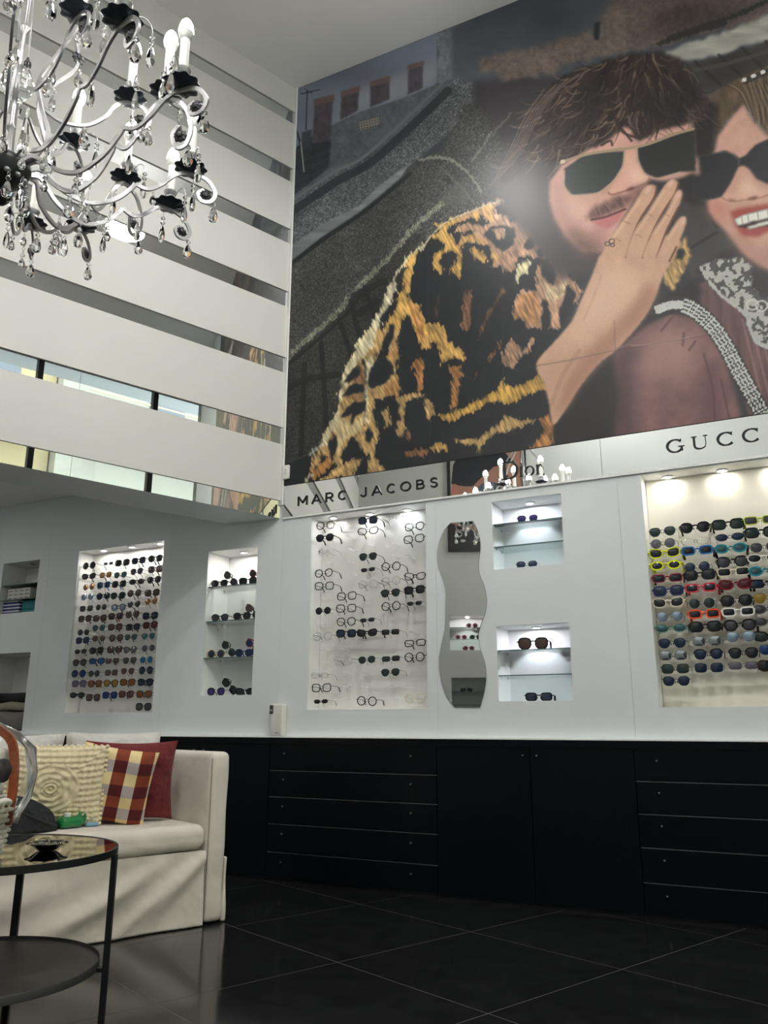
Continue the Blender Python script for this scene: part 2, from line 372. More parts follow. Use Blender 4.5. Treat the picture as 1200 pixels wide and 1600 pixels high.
# ------------------------------------------------------------------ black cabinets under the displays
def knob(mb_parent, x, z, yy=-0.05):
    m = MB().lathe([(0.0, 0.0), (0.0045, 0.0), (0.0055, 0.008), (0.004, 0.014), (0.0, 0.015)], 10); m.xf(Matrix.Translation((x, yy, z)) @ Matrix.Rotation(math.pi / 2, 4, 'X'))
    return m.build('knob', M_STEEL, mb_parent, 40)
wt = MB().box((-4.6, -0.058, 0.822), (6.3, 0.02, LEDGE - 0.006)).build('worktop', M_BLACKGLOSS); tag(wt, 'black top rail running along all the base cabinets', 'worktop')
ZS = [0.020, 0.168, 0.334, 0.496, 0.657, 0.816]
def cabinet(x0, x1, kind, label):
    c = tag(empty('base_cabinet', ((x0 + x1) / 2, 0, 0)), label, 'cabinet', 'black base cabinets'); off = (x0 + x1) / 2
    MB().box((x0 - off + 0.001, -0.028, 0.0), (x1 - off - 0.001, 0.38, 0.820)).build('body', M_BLACKEDGE, c)
    MB().box((x0 - off + 0.001, -0.034, 0.0), (x1 - off - 0.001, -0.028, 0.018)).build('plinth', M_BLACKEDGE, c)
    if kind == 'drawers':
        for k, (a, b) in enumerate(zip(ZS, ZS[1:])):
            d = MB().box((x0 - off + 0.003, -0.05, a + 0.002), (x1 - off - 0.003, -0.028, b - 0.0025)).build('drawer', M_BLACKGLOSS, c)
            for x in (x0 + 0.115, x1 - 0.165): knob(d, x - off, b - 0.055)
            if k: MB().box((x0 - off + 0.003, -0.0475, a - 0.0025), (x1 - off - 0.003, -0.029, a - 0.0005)).build('gap_glint', M_STEEL, c)  # bright strip added to stand in for light caught in the drawer gap
    else:
        xs = np.linspace(x0, x1, 3)
        for a, b in zip(xs, xs[1:]):
            d = MB().box((a - off + 0.002, -0.05, ZS[0] + 0.002), (b - off - 0.002, -0.028, ZS[-1])).build('door', M_BLACKGLOSS, c)
            knob(d, (b if a == x0 else a) - off + (-0.04 if a == x0 else 0.04), 0.775)
    return c
cabinet(-2.28, -1.14, 'drawers', 'black base cabinet hidden mostly behind the grey sofa'); cabinet(-1.14, 0.008, 'doors', 'black two-door base cabinet just behind the sofa arm')
cabinet(0.008, 1.180, 'drawers', 'black five-drawer base cabinet below the spectacle frame display'); cabinet(1.180, 2.307, 'doors', 'black two-door base cabinet below the wavy mirror')
cabinet(2.307, 3.46, 'drawers', 'black five-drawer base cabinet below the colourful sunglasses display'); cabinet(3.46, 4.6, 'doors', 'black two-door base cabinet at the right edge')
# ================================================================== DISPLAYS
def at_z(x, y, Z):
    d = wray(x, y); return CAM + d * (Z - CAM[2]) / d[2]
COOL, WARM, NEUT = (0.84, 0.89, 1.0), (1.0, 0.965, 0.90), (1.0, 0.99, 0.97)
def downlight(x, y, z, power, colr, label, lit=True):
    t = tag(empty('downlight', (x, y, z)), label, 'spotlight', 'recessed downlights in the display niches')
    MB().lathe([(0.020, 0.0), (0.031, 0.0), (0.033, -0.003), (0.029, -0.007), (0.022, -0.006), (0.020, -0.001)], 24).build('ring', M_STEEL, t, 40)
    MB().lathe([(0.0, -0.002), (0.021, -0.002), (0.018, -0.006), (0.0, -0.007)], 20).build('lens', M_LAMP if lit else mat('lamp_off', (0.3, 0.3, 0.3), 0.2), t, 60)
    if lit: light('downlight_light', 'AREA', (0, 0, -0.009), power * 0.42, t, shape='DISK', size=0.04, color=colr)
def dl(px, py, hole, depth, power, c, label, lit=True):
    p = at_z(px, py, hole[3]); y = min(max(p[1], 0.055), depth - 0.04); downlight(p[0], y, hole[3], power, c, label, lit)
P3 = ['left', 'middle', 'right']
for k, q in enumerate(((521, 809, 0.25), (578, 803, 0.62), (637, 797, 0.62))): dl(q[0], q[1], H_MJ, .15, q[2], (NEUT, NEUT, COOL)[k], P3[k] + ' downlight over the spectacle frames')
for k, q in enumerate(((1043, 745), (1128, 736), (1212, 727))): dl(*q, H_G, .15, 0.75, WARM, P3[k] + ' downlight over the colourful sunglasses')
for k, q in enumerate(((155, 858), (197, 852), (240, 846))): dl(*q, H_N1, .155, 1.25, WARM, P3[k] + ' downlight over the far left sunglasses grid')
dl(381, 863, H_N2, .25, 2.3, WARM, 'downlight over the tall narrow shelf niche')
dl(828, 786, H_S1, .21, 2.0, COOL, 'downlight in the upper square niche beside the wavy mirror')
dl(838, 980, H_S2, .23, 2.0, (0.88, 0.88, 1.0), 'downlight in the lower square niche beside the wavy mirror')
dl(52, 881, H_F1, .24, 0, COOL, 'unlit downlight over the stacked cartons', lit=False)

# glass shelves: pane and dark edge
SHELF = {}
def shelf(h, depth, z, label):
    t = tag(empty('glass_shelf', ((h[0] + h[1]) / 2, 0, z)), label, 'shelf', 'glass shelves in the wall niches'); w = (h[1] - h[0]) / 2 - 0.002
    MB().box((-w, 0.014, -0.006), (w, depth - 0.001, 0.0)).build('pane', M_GLASS, t)
    MB().box((-w, 0.010, -0.006), (w, 0.014, 0.0)).build('edge', M_GLASSEDGE, t)
    for sx in (-1, 1):
        for yy in (0.05, depth - 0.05): MB().box((sx * w - 0.008 * (sx > 0), yy - 0.004, -0.014), (sx * w + 0.008 * (sx < 0), yy + 0.004, -0.006)).build('shelf_pin', M_STEEL, t)
for k, z in enumerate((1.904, 1.655, 1.397)): shelf(H_N2, .25, z, ('top', 'middle', 'lowest')[k] + ' glass shelf of the tall narrow niche')
for k, z in enumerate((2.134, 1.993)): shelf(H_S1, .21, z, ('upper', 'lower')[k] + ' glass shelf in the upper square niche')
for k, z in enumerate((1.367, 1.222)): shelf(H_S2, .23, z, ('upper', 'lower')[k] + ' glass shelf in the lower square niche')
for k, z in enumerate((2.075, 1.950)): shelf(H_F1, .24, z, ('upper', 'lower')[k] + ' glass shelf above the stacked cartons at the left edge')
def shelf_o(h, z, k):
    t = tag(empty('glass_shelf'), 'glass shelf %s in the opposite wall, seen in the wavy mirror' % k, 'shelf', 'glass shelves in the opposite wall'); t.matrix_world = RF @ Matrix.Translation(((h[0] + h[1]) / 2, 0, z)); w = (h[1] - h[0]) / 2 - 0.002
    MB().box((-w, 0.014, -0.006), (w, 0.238, 0.0)).build('pane', M_GLASS, t); MB().box((-w, 0.010, -0.006), (w, 0.014, 0.0)).build('edge', M_GLASSEDGE, t)
for k, (h, z) in enumerate(((HO1, 2.145), (HO1, 2.0), (HO2, 1.36), (HO2, 1.2))): shelf_o(h, z, ORD[k + 1])
for k, h in enumerate((HO1,)):
    d = tag(empty('downlight'), 'downlight in the niche seen in the wavy mirror', 'spotlight'); d.matrix_world = RF @ Matrix.Translation(((h[0] + h[1]) / 2, 0.10, h[3]))
    MB().lathe([(0.020, 0.0), (0.031, 0.0), (0.029, -0.007), (0.020, -0.001)], 24).build('ring', M_STEEL, d, 40); MB().lathe([(0.0, -0.002), (0.021, -0.002), (0.0, -0.007)], 20).build('lens', M_LAMP, d, 60)
    light('downlight_light', 'AREA', (0, 0, -0.009), 0.8, d, shape='DISK', size=0.04)

# ------------------------------------------------------------------ eyewear
def outline(kind, n=22):
    """lens outline of the right-hand lens (x outwards), centred"""
    P = {'round': (.0245, .0235, 2.0, 0, 0), 'oval': (.0265, .0170, 2.1, .001, 0), 'rect': (.0265, .0160, 4.5, .001, 0), 'square': (.0265, .0215, 3.4, .0015, 0),
         'cat': (.0275, .0190, 2.6, .007, 0), 'aviator': (.0265, .0225, 2.7, .001, .45), 'big': (.0310, .0270, 3.0, .002, .12), 'panto': (.0250, .0220, 2.5, .002, .22),
         'small': (.0205, .0120, 3.0, .001, 0), 'mask': (.0300, .0185, 3.2, .003, .2)}[kind]
    w, h, p, lift, droop = P; out = []
    for k in range(n):
        a = 2 * math.pi * k / n; c, s = math.cos(a), math.sin(a)
        x = w * math.copysign(abs(c) ** (2 / p), c); z = h * math.copysign(abs(s) ** (2 / p), s)
        if z < 0: x *= 1 - droop * (-z / h) * (0.5 if x > 0 else 0.75)
        z += lift * (x / w if x > 0 else 0) * (1 if z > 0 else 0.35)
        out.append((x, z))
    return out, w, h
EYE = {}
def eye_mesh(kind, rim):
    """rim: 'thick', 'thin', 'none', 'brow'"""
    if (kind, rim) in EYE: return EYE[kind, rim]
    ol, w, h = outline(kind); t = {'thick': .0048, 'thin': .0056, 'wire': .0020, 'none': .0012, 'brow': .0018, 'fat': .0078}[rim]; gap = .0088 + (t if rim != 'none' else 0)
    cx = w + gap; n = len(ol); fr = MB(); d = .0042 if rim in ('thick', 'fat') else .0024
    for sx in (-1, 1):
        inn = [(sx * (cx + x), z) for x, z in ol]; oo = []
        for i, (x, z) in enumerate(ol):
            (xa, za), (xb, zb) = ol[i - 1], ol[(i + 1) % n]; tx, tz = xb - xa, zb - za; L = math.hypot(tx, tz) or 1
            tt = t * (2.6 if rim == 'brow' and z > h * 0.25 else 1.0); oo.append((sx * (cx + x + tz / L * tt), z - tx / L * tt))
        vs = [(x, yy, z) for yy in (-d / 2, d / 2) for ring in (inn, oo) for x, z in ring]; fs = []
        for i in range(n):
            j = (i + 1) % n; q = [(i, j, n + j, n + i), (2 * n + i, 3 * n + i, 3 * n + j, 2 * n + j), (n + i, n + j, 3 * n + j, 3 * n + i), (i, 2 * n + i, 2 * n + j, j)]
            fs += q if sx > 0 else [tuple(reversed(f)) for f in q]
        fr.add(vs, fs)
        hx = cx + w + t * 0.5; fr.box((min(sx * hx, sx * (hx + .006)), -d / 2, h * 0.28), (max(sx * hx, sx * (hx + .006)), d / 2 + .004, h * 0.28 + (.007 if rim in ('thick', 'fat') else .0035)))
    bz = h * (0.38 if rim != 'none' else 0.3); br = .0042 if rim in ('thick', 'fat') else .0016
    fr.tube([(-gap * 1.02, 0, bz - .002), (-gap * .5, -.001, bz + .0022), (0, -.0015, bz + .003), (gap * .5, -.001, bz + .0022), (gap * 1.02, 0, bz - .002)], br, 6)
    for sx in (-1, 1): fr.tube([(sx * gap * .75, .002, -h * 0.05), (sx * gap * .45, .006, -h * 0.25), (sx * gap * .6, .006, -h * 0.42)], .0022, 5)
    fm = fr.mesh('frame', 50)
    lm = []
    for sx in (-1, 1):
        vs = [(sx * cx, -.0032, 0)] + [(sx * (cx + x * .5), -.0024, z * .5) for x, z in ol] + [(sx * (cx + x), 0, z) for x, z in ol]
        fs = [(0, 1 + i, 1 + (i + 1) % n) for i in range(n)] + [(1 + i, 1 + n + i, 1 + n + (i + 1) % n, 1 + (i + 1) % n) for i in range(n)]
        if sx > 0: fs = [tuple(reversed(f)) for f in fs]
        lm.append(MB().add(vs, fs).mesh('lens', 60))
    tm = []; tr = {'thick': (.0032, .0085), 'fat': (.0036, .012), 'thin': (.0026, .0060), 'wire': (.0018, .0030), 'none': (.0014, .0018), 'brow': (.002, .0045)}[rim]
    for sx in (-1, 1):
        x0 = sx * (cx + w + t + .004); z0 = h * 0.28 + .003
        path = smooth_path([(x0, .004, z0), (x0, .05, z0 - .001), (x0 - sx * .003, .085, z0 - .003), (x0 - sx * .006, .104, z0 - .012), (x0 - sx * .008, .120, z0 - .032)], 3)
        tm.append(MB().tube(path, None, flat=(tr[0], tr[1]), up=(sx * 1.0, 0, 0.001)).mesh('temple', 40))
    for me in [fm] + lm + tm: me.materials.append(M_LETTER)
    EYE[kind, rim] = (fm, lm, tm, h + t, cx); return EYE[kind, rim]
def FR(name, c, metal=0.0, rough=0.22): return mat('frame_' + name, srgb(c), rough, metal)
def LN(name, c, rough=0.06, metal=0.0): return mat('lens_' + name, srgb(c), rough, metal, spec=0.6)
FRAMES = dict(black=FR('black', (14, 14, 16)), clear=clear('frame_clear', (0.86, 0.86, 0.85), 0.08), silver=FR('silver', (150, 150, 150), 1.0), gold=FR('gold', (170, 140, 90), 1.0), yellow=FR('neon_yellow', (222, 232, 20)),
    blue=FR('blue', (30, 110, 175)), navy=FR('navy', (38, 52, 105)), wine=FR('wine', (140, 45, 65)), red=FR('red', (205, 60, 75)), orange=FR('orange_red', (240, 85, 45)), teal=FR('teal', (35, 135, 150)), white=FR('white', (232, 230, 222)),
    cream=FR('cream', (225, 215, 190)), brown=FR('brown', (62, 38, 28)), tortoise=mat('frame_tortoise', srgb(60, 40, 25), 0.2, noise=(160, 0.8, 3)), aqua=clear('frame_aqua', (0.55, 0.78, 0.74), 0.08), lime=FR('lime', (190, 205, 70)),
    maroon=FR('maroon', (110, 20, 35)), grey=FR('grey', (90, 90, 95)), purple=FR('purple', (80, 65, 130)), green=FR('green', (42, 66, 50)), pink=FR('pink', (225, 130, 160)))
LENSES = dict(dark=LN('dark', (38, 40, 44)), green=LN('green', (44, 56, 54)), navy=LN('navy', (34, 48, 68)), grey=LN('grey', (66, 66, 72)), brown=LN('brown', (84, 66, 60)), clear=clear('lens_clear', (0.95, 0.95, 0.95), 0.03), blue=LN('blue', (48, 70, 120), 0.05, 0.4),
    mirror=LN('mirror', (165, 172, 178), 0.08, 0.9), ice=LN('ice', (150, 170, 190), 0.1, 0.6), teal=LN('teal', (62, 98, 102), 0.08, 0.3), amber=LN('amber', (138, 112, 46), 0.1), purple=LN('purple', (62, 52, 110), 0.06, 0.2), gold=LN('gold', (178, 128, 92), 0.1, 0.7),
    fade=LN('fade', (98, 96, 106)), red=LN('red', (80, 30, 36)), orange=LN('orange', (138, 84, 50), 0.1, 0.4), sky=LN('sky', (52, 104, 140), 0.08, 0.5), rose=LN('rose', (84, 64, 66)))
def eyewear(kind, rim, fc, lc, loc, label, group, rot=(0, 0, 0), sc=1.0, tc=None, M=None, sun=True):
    fm, lm, tm, h, cx = eye_mesh(kind, rim)
    r = empty('sunglasses' if sun else 'eyeglasses', loc); r.rotation_euler = rot; r.scale = (sc, sc, sc)
    if M is not None: r.matrix_world = M @ Matrix.Translation(loc) @ Matrix.Rotation(rot[2], 4, 'Z') @ Matrix.Rotation(rot[1], 4, 'Y') @ Matrix.Scale(sc, 4)
    tag(r, label, 'sunglasses' if sun else 'glasses', group)
    o = put('frame', fm, r); set_mat(o, FRAMES[fc])
    for m in lm: o = put('lens', m, r); set_mat(o, LENSES[lc])
    for m in tm: o = put('temple', m, r); set_mat(o, FRAMES[tc or fc])
    return r
KN = dict(round='round', oval='oval', rect='rectangular', square='squarish', cat='cat-eye', aviator='aviator', big='oversized square', panto='rounded', small='small narrow', mask='wide wraparound')
RN = dict(thick='', thin='', wire='wire-rimmed ', none='rimless ', brow='brow-line ', fat='chunky ')
CN = dict(orange='orange-red', yellow='neon yellow', aqua='clear aqua', wine='wine red', lime='lime green')
def describe(kind, rim, fc, lc):
    a = (CN.get(fc, fc) + ' ') if rim != 'none' else ''
    l = dict(clear='clear', ice='pale blue mirrored', mirror='silver mirrored', fade='grey graduated', gold='copper mirrored', sky='blue mirrored', blue='blue mirrored', orange='orange mirrored').get(lc, lc)
    return a + RN[rim] + KN[kind] + (' eyeglasses' if lc == 'clear' else ' sunglasses with %s lenses' % l)
def fit(d, where):
    t = d + ' ' + where
    return t if len(t.split()) <= 16 else d.split(' with ')[0] + ' ' + where
M_PEG = mat('peg_acrylic', (0.9, 0.9, 0.9), 0.1, alpha=0.30)
peg_me = MB().tube([(0, 0, 0), (0, 0.118, -0.003)], 0.0026, 6).mesh('peg', 40); peg_me.materials.append(M_PEG)
def peg(back, x, y, z): o = put('peg', peg_me, back); o.location = (x, y, z)
def hang(px, py, kind, rim, fc, lc, where, group, back, depth, yaw=0.0, sc=1.0, tc=None, roll=0.0):
    if rim == 'thin' and fc in ('silver', 'gold', 'grey', 'blue', 'teal'): rim = 'wire'
    Yf = depth - 0.128; p = at_y(px, py, Yf)
    _, _, _, h, _ = eye_mesh(kind, rim)
    r = eyewear(kind, rim, fc, lc, (p[0], Yf, p[2]), fit(describe(kind, rim, fc, lc), where), group, (0, roll, yaw), sc, tc, sun=lc != 'clear')
    for sx in (-1, 1): peg(back, p[0] + sx * 0.0055, Yf + 0.008, p[2] + h * 0.02)
def backboard(h, depth, name, label, m):
    t = tag(MB().box((h[0] + 0.004, depth - 0.006, h[2] + 0.002), (h[1] - 0.004, depth - 0.0005, h[3] - 0.002)).build(name, m), label, 'display board'); return t
M_BB = mat('backboard', srgb(232, 231, 226), 0.25)
bN1 = backboard(H_N1, .155, 'display_board', 'white pegboard behind the far left sunglasses grid', M_BB)
bMJ = backboard(H_MJ, .15, 'display_board', 'pale pegboard behind the mostly black spectacle frames', M_BB)
bG = backboard(H_G, .15, 'display_board', 'cream pegboard behind the colourful sunglasses columns', mat('backboard_cream', srgb(236, 232, 218), 0.25))

# far left grid: (crop px) rows of five, left to right
n1a = [[(330, 292), (530, 270), (675, 262), (845, 240), (1020, 218)], [(325, 405), (500, 390), (655, 390), (825, 355), (1020, 330)], [(325, 515), (480, 495), (640, 485), (825, 460), (1005, 440)],
       [(310, 620), (475, 610), (630, 605), (800, 580), (985, 575)], [(300, 740), (455, 725), (635, 728), (795, 695), (975, 665)], [(285, 845), (440, 840), (605, 820), (780, 800), (965, 815)]]
n1b = [[(270, 120), (430, 75), (600, 65), (785, 65), (965, 45)], [(260, 205), (430, 185), (610, 180), (765, 170), (945, 160)], [(240, 320), (405, 310), (595, 300), (755, 305), (945, 285)], [(230, 435), (410, 420), (570, 415), (750, 415), (925, 405)],
       [(220, 550), (380, 550), (560, 540), (730, 525), (920, 515)], [(225, 655), (390, 655), (555, 650), (730, 640), (915, 640)], [(205, 775), (370, 800), (545, 775), (715, 765), (900, 765)], [(895, 895)]]
K1 = [['round thin black dark', 'small none silver grey', 'square thin black dark', 'square thick black navy', 'panto thick black dark'],
      ['cat thick black grey', 'square thin gold gold', 'aviator thin silver teal', 'panto brow black fade', 'square thick tortoise rose'],
      ['round thin gold gold', 'square thick blue navy', 'square thin black dark', 'oval thick black dark', 'panto thick black dark'],
      ['aviator thin blue ice', 'round thick black navy', 'aviator thin black green', 'round thin black brown', 'square thin tortoise brown'],
      ['square thin grey grey', 'round none silver dark', 'panto thick black ice', 'aviator thin grey grey', 'aviator none gold gold'],
      ['square thick black brown', 'square thick tortoise brown', 'square thick maroon dark', 'panto thin black brown', 'square thin black navy'],
      ['round none black green', 'aviator thin grey teal', 'square thick tortoise brown', 'square thick black navy', 'square thick brown red'],
      ['square thick navy navy', 'aviator thin gold brown', 'panto thin black brown', 'aviator none silver teal', 'aviator none silver teal'],
      ['small thin black dark', 'square thick black dark', 'square thick black brown', 'panto brow black fade', 'round thin silver grey'],
      ['panto thick tortoise grey', 'mask thick navy sky', 'square thin grey rose', 'panto brow black grey', 'round thin teal sky'],
      ['round thin black blue', 'round none black green', 'square none brown rose', 'aviator none gold rose', 'round thin black navy'],
      ['square thick purple fade', 'square thick brown orange', 'panto thick tortoise amber', 'square thick green orange', 'square thick black navy'],
      ['oval thick black green', 'square thin tortoise brown', 'square thick navy blue', 'square thick maroon rose', 'square thick green orange'],
      ['square thin black grey']]
for r, row in enumerate(n1a + n1b):
    oy = 840 if r < 6 else 970
    for c, q in enumerate(row):
        k = K1[r][c].split()
        place = 'in far left grid, %s row, %s column' % (ORD[r + 1], ORD[c + 1]) if len(row) > 1 else 'alone in bottom row of far left grid'
        hang(90 + q[0] / 6.667, oy + q[1] / 6.667, *k, place, 'sunglasses on the far left pegboard', bN1, .155, yaw=random.uniform(-.06, .06), sc=1.0, tc='black' if k[2] in ('silver', 'gold') else None)

# spectacle frames under the first name on the strip
MJ = [(220, 235, 0, 'panto thin black clear', 'first frame in the first column'), (215, 345, 0, 'panto thick black dark', 'second in the first column'), (225, 470, 0, 'panto none clear clear', 'third and almost invisible in the first column'),
      (600, 190, 0, 'square thick black navy', 'at the top under the middle downlight'), (600, 285, 0, 'cat thin black clear', 'second from the top in the middle column'), (810, 170, 0, 'cat thin clear clear', 'at the top right of the middle downlight'), (1015, 245, 0, 'panto thin black clear', 'at the top of the last column'),
      (1010, 355, 0, 'square thin black clear', 'second in the last column'), (600, 515, 0, 'aviator brow black green', 'third in the middle column'), (600, 630, 0, 'small none black dark', 'fourth in the middle column'), (805, 600, 0, 'round thin black clear', 'topmost black pair of the fourth column'),
      (205, 660, 0, 'panto thin black clear', 'fourth in the first column'), (210, 775, 0, 'square thin black clear', 'fifth in the first column'), (600, 760, 0, 'panto thin clear clear', 'fifth in the middle column'), (805, 730, 0, 'round thin clear clear', 'second in the fourth column'),
      (1020, 690, 0, 'cat thick black clear', 'third in the last column'), (800, 840, 0, 'aviator brow black green', 'third in the fourth column'), (1015, 810, 0, 'square thick black dark', 'fourth in the last column'), (410, 865, 0, 'square thin black clear', 'topmost of the second column'),
      (1015, 930, 0, 'small none black dark', 'fifth in the last column'), (805, 40, 1, 'round thin black clear', 'fourth in the fourth column'), (200, 82, 1, 'round none black dark', 'sixth in the first column'), (405, 60, 1, 'square thin black clear', 'second in the second column'),
      (405, 180, 1, 'panto thin black clear', 'third in the second column'), (595, 165, 1, 'small none black dark', 'sixth in the middle column'), (195, 310, 1, 'round thin clear clear', 'seventh in the first column'), (405, 285, 1, 'square thick black navy', 'left of the dark trio at mid height'),
      (590, 280, 1, 'cat thick black dark', 'middle of the dark trio at mid height'), (800, 272, 1, 'rect none black dark', 'right of the dark trio at mid height'), (1020, 370, 1, 'rect thin black clear', 'third from the bottom in the last column'), (380, 530, 1, 'round thin clear clear', 'last in the second column'),
      (590, 520, 1, 'panto none black green', 'second from the bottom in the middle column'), (805, 510, 1, 'rect none black green', 'second from the bottom in the fourth column'), (1015, 495, 1, 'round thin black clear', 'second from the bottom in the last column'), (170, 660, 1, 'rect none silver clear', 'third from the bottom in the first column'),
      (800, 632, 1, 'aviator none black green', 'bottom pair of the fourth column'), (185, 770, 1, 'square thin black clear', 'second from the bottom in the first column'), (180, 892, 1, 'small none black dark', 'bottom pair of the first column'), (590, 888, 1, 'round thin black clear', 'bottom pair of the middle column'),
      (1020, 865, 1, 'panto thin cream clear', 'bottom right corner')]
for x, y, half, k, w_ in MJ:
    hang(470 + x / 5.714, (940 if half else 780) + y / 5.714, *k.split(), 'on spectacle board, ' + w_.replace('from the bottom in the', 'last in').replace(' in the ', ', ').replace('second last', 'next to last').replace(' and almost invisible', ''), 'eyewear on the spectacle board', bMJ, .15, yaw=random.uniform(-.05, .05), roll=random.uniform(-.04, .04))
for x, y, half in ((400, 220, 0), (420, 330, 0), (430, 440, 0), (400, 540, 0), (430, 650, 0), (755, 300, 0), (820, 390, 0), (820, 500, 0), (755, 410, 0), (950, 180, 0), (955, 500, 0), (600, 400, 0), (230, 560, 0), (985, 270, 1), (180, 215, 1), (180, 430, 1), (180, 540, 1), (360, 420, 1), (800, 750, 1), (370, 750, 1), (370, 860, 1), (800, 860, 1), (560, 760, 1), (950, 760, 1), (360, 640, 1), (560, 640, 1)):
    p = at_y(470 + x / 5.714, (940 if half else 780) + y / 5.714, 0.04)
    for sx in (-1, 1): peg(bMJ, p[0] + sx * 0.0055, 0.030, p[2])

# colourful columns at the right
GC = [[(210, 545, 0, 'aviator none silver green'), (215, 655, 0, 'round none silver fade'), (230, 745, 0, 'cat thick yellow dark'), (240, 860, 0, 'oval fat yellow dark'), (255, 980, 0, 'rect thick wine dark'), (265, 1100, 0, 'square thick navy navy'), (265, 130, 1, 'cat thick cream dark'),
       (280, 260, 1, 'panto none silver ice'), (290, 370, 1, 'oval thick aqua teal'), (300, 510, 1, 'aviator none black navy'), (310, 625, 1, 'square none silver mirror'), (330, 750, 1, 'square none black green'), (340, 865, 1, 'panto none black navy')],
      [(515, 505, 0, 'panto thick black dark'), (520, 635, 0, 'oval none silver clear'), (535, 720, 0, 'rect fat blue dark'), (535, 875, 0, 'round none silver navy'), (560, 950, 0, 'square thick black dark'), (570, 1070, 0, 'rect fat red dark'), (580, 135, 1, 'round none silver green'), (600, 235, 1, 'rect fat orange dark'),
       (610, 355, 1, 'square thick black dark'), (625, 490, 1, 'square none silver mirror'), (640, 615, 1, 'panto brow black navy'), (645, 740, 1, 'square none silver navy')],
      [(825, 475, 0, 'square thick black green'), (840, 595, 0, 'oval none black navy'), (850, 700, 0, 'oval fat teal teal'), (865, 825, 0, 'panto thick black grey'), (875, 920, 0, 'rect thick cream dark'), (895, 1040, 0, 'cat fat maroon red'), (905, 110, 1, 'panto thin black dark'), (920, 215, 1, 'rect fat white dark'),
       (935, 340, 1, 'panto fat black grey'), (945, 450, 1, 'aviator none silver ice'), (970, 605, 1, 'panto brow black dark'), (970, 720, 1, 'rect none grey fade')],
      [(1125, 435, 0, 'rect thick lime grey'), (1135, 550, 0, 'square thick black green'), (1165, 690, 0, 'panto none silver grey'), (1160, 790, 0, 'oval thick white dark'), (1175, 910, 0, 'oval fat teal teal'), (1185, 1030, 0, 'rect thick black navy'), (1200, 85, 1, 'aviator none gold amber'), (1205, 190, 1, 'oval thick grey grey'),
       (1220, 305, 1, 'oval thick silver grey'), (1225, 445, 1, 'cat thick black green'), (1250, 570, 1, 'panto none silver blue'), (1255, 720, 1, 'panto thick brown dark')]]
for c, colm in enumerate(GC):
    for r, (x, y, half, k) in enumerate(colm):
        hang(1000 + x / 6, (920 if half else 740) + y / 6, *k.split(), 'on colourful board, column %s, %s down' % (('one', 'two', 'three', 'four')[c], ORD[r + 1]), 'sunglasses on the colourful board', bG, .15, yaw=random.uniform(-.05, .05), sc=1.12 if k.split()[1] != 'fat' else 1.05, tc='black' if k.split()[2] in ('silver', 'wine', 'maroon', 'blue', 'teal', 'navy') else None)

# eyewear standing on shelves
def stand(px, py, z, kind, rim, fc, lc, label, depthY=0.055, yaw=0.1, sc=1.0, tilt=0.0, tc=None):
    _, _, _, h, cx = eye_mesh(kind, rim); p = at_y(px, py, depthY)
    zz = z + h * sc + 0.0005
    if tilt: zz = z + abs(math.sin(tilt)) * (cx + outline(kind)[1] + .006) * sc + abs(math.cos(tilt)) * h * sc * 0.95
    eyewear(kind, rim, fc, lc, (p[0], depthY, zz), label, 'eyewear standing on shelves', (0, tilt, yaw), sc, tc)
stand(824, 805, 2.134, 'aviator', 'none', 'silver', 'purple', 'purple-tinted rimless sunglasses on the upper glass shelf beside the wavy mirror')
stand(823, 880, 1.850, 'aviator', 'none', 'silver', 'navy', 'dark rimless sunglasses on the floor of the upper square niche', 0.06)
stand(833, 1005, 1.367, 'big', 'fat', 'black', 'brown', 'oversized square black sunglasses with brown lenses on the glass shelf', 0.05, 0.12, 1.02)
stand(842, 1089, 1.073, 'rect', 'fat', 'black', 'navy', 'chunky black rectangular sunglasses on the floor of the lower niche', 0.05, 0.12, 1.0)
Q = lambda x, y: (300 + x / 6.4, 850 + y / 6.4)
stand(*Q(275, 390), 1.904, 'panto', 'thick', 'black', 'dark', 'black sunglasses lying flat on the top shelf of the narrow niche', 0.05)
stand(*Q(385, 350), 1.904, 'panto', 'thick', 'black', 'grey', 'black sunglasses propped on end on the top shelf of the narrow niche', 0.10, 0.1, 1.0, 0.75)
stand(*Q(560, 370), 1.904, 'square', 'thick', 'black', 'dark', 'black squarish sunglasses at the right of the top shelf of the narrow niche', 0.05)
stand(*Q(640, 340), 1.904, 'panto', 'thick', 'maroon', 'dark', 'dark red sunglasses propped up at the right end of the top shelf', 0.12, 0.1, 1.0, 0.75)
stand(*Q(280, 740), 1.655, 'panto', 'thick', 'black', 'grey', 'black sunglasses alone at the left of the middle shelf', 0.05)
stand(*Q(500, 720), 1.655, 'panto', 'thick', 'black', 'dark', 'black sunglasses in the middle of the middle shelf', 0.05)
stand(*Q(605, 690), 1.655, 'panto', 'thick', 'brown', 'rose', 'brown sunglasses propped up at the right of the middle shelf', 0.11, 0.1, 1.0, 0.7)
stand(*Q(240, 1100), 1.397, 'round', 'thin', 'gold', 'navy', 'round gold-bridged sunglasses with blue lenses on the lowest glass shelf', 0.05)
stand(*Q(365, 1060), 1.397, 'panto', 'thick', 'green', 'green', 'green sunglasses propped on end on the lowest glass shelf', 0.10, 0.1, 1.0, 0.75)
stand(*Q(520, 1090), 1.397, 'panto', 'thick', 'navy', 'navy', 'navy sunglasses at the right of the lowest glass shelf', 0.05)
stand(*Q(600, 1050), 1.397, 'panto', 'thick', 'wine', 'blue', 'red sunglasses propped up at the right end of the lowest glass shelf', 0.12, 0.1, 1.0, 0.9)
stand(*Q(240, 1480), 1.136, 'panto', 'thin', 'black', 'purple', 'purple-lensed sunglasses on the floor of the narrow niche', 0.05)
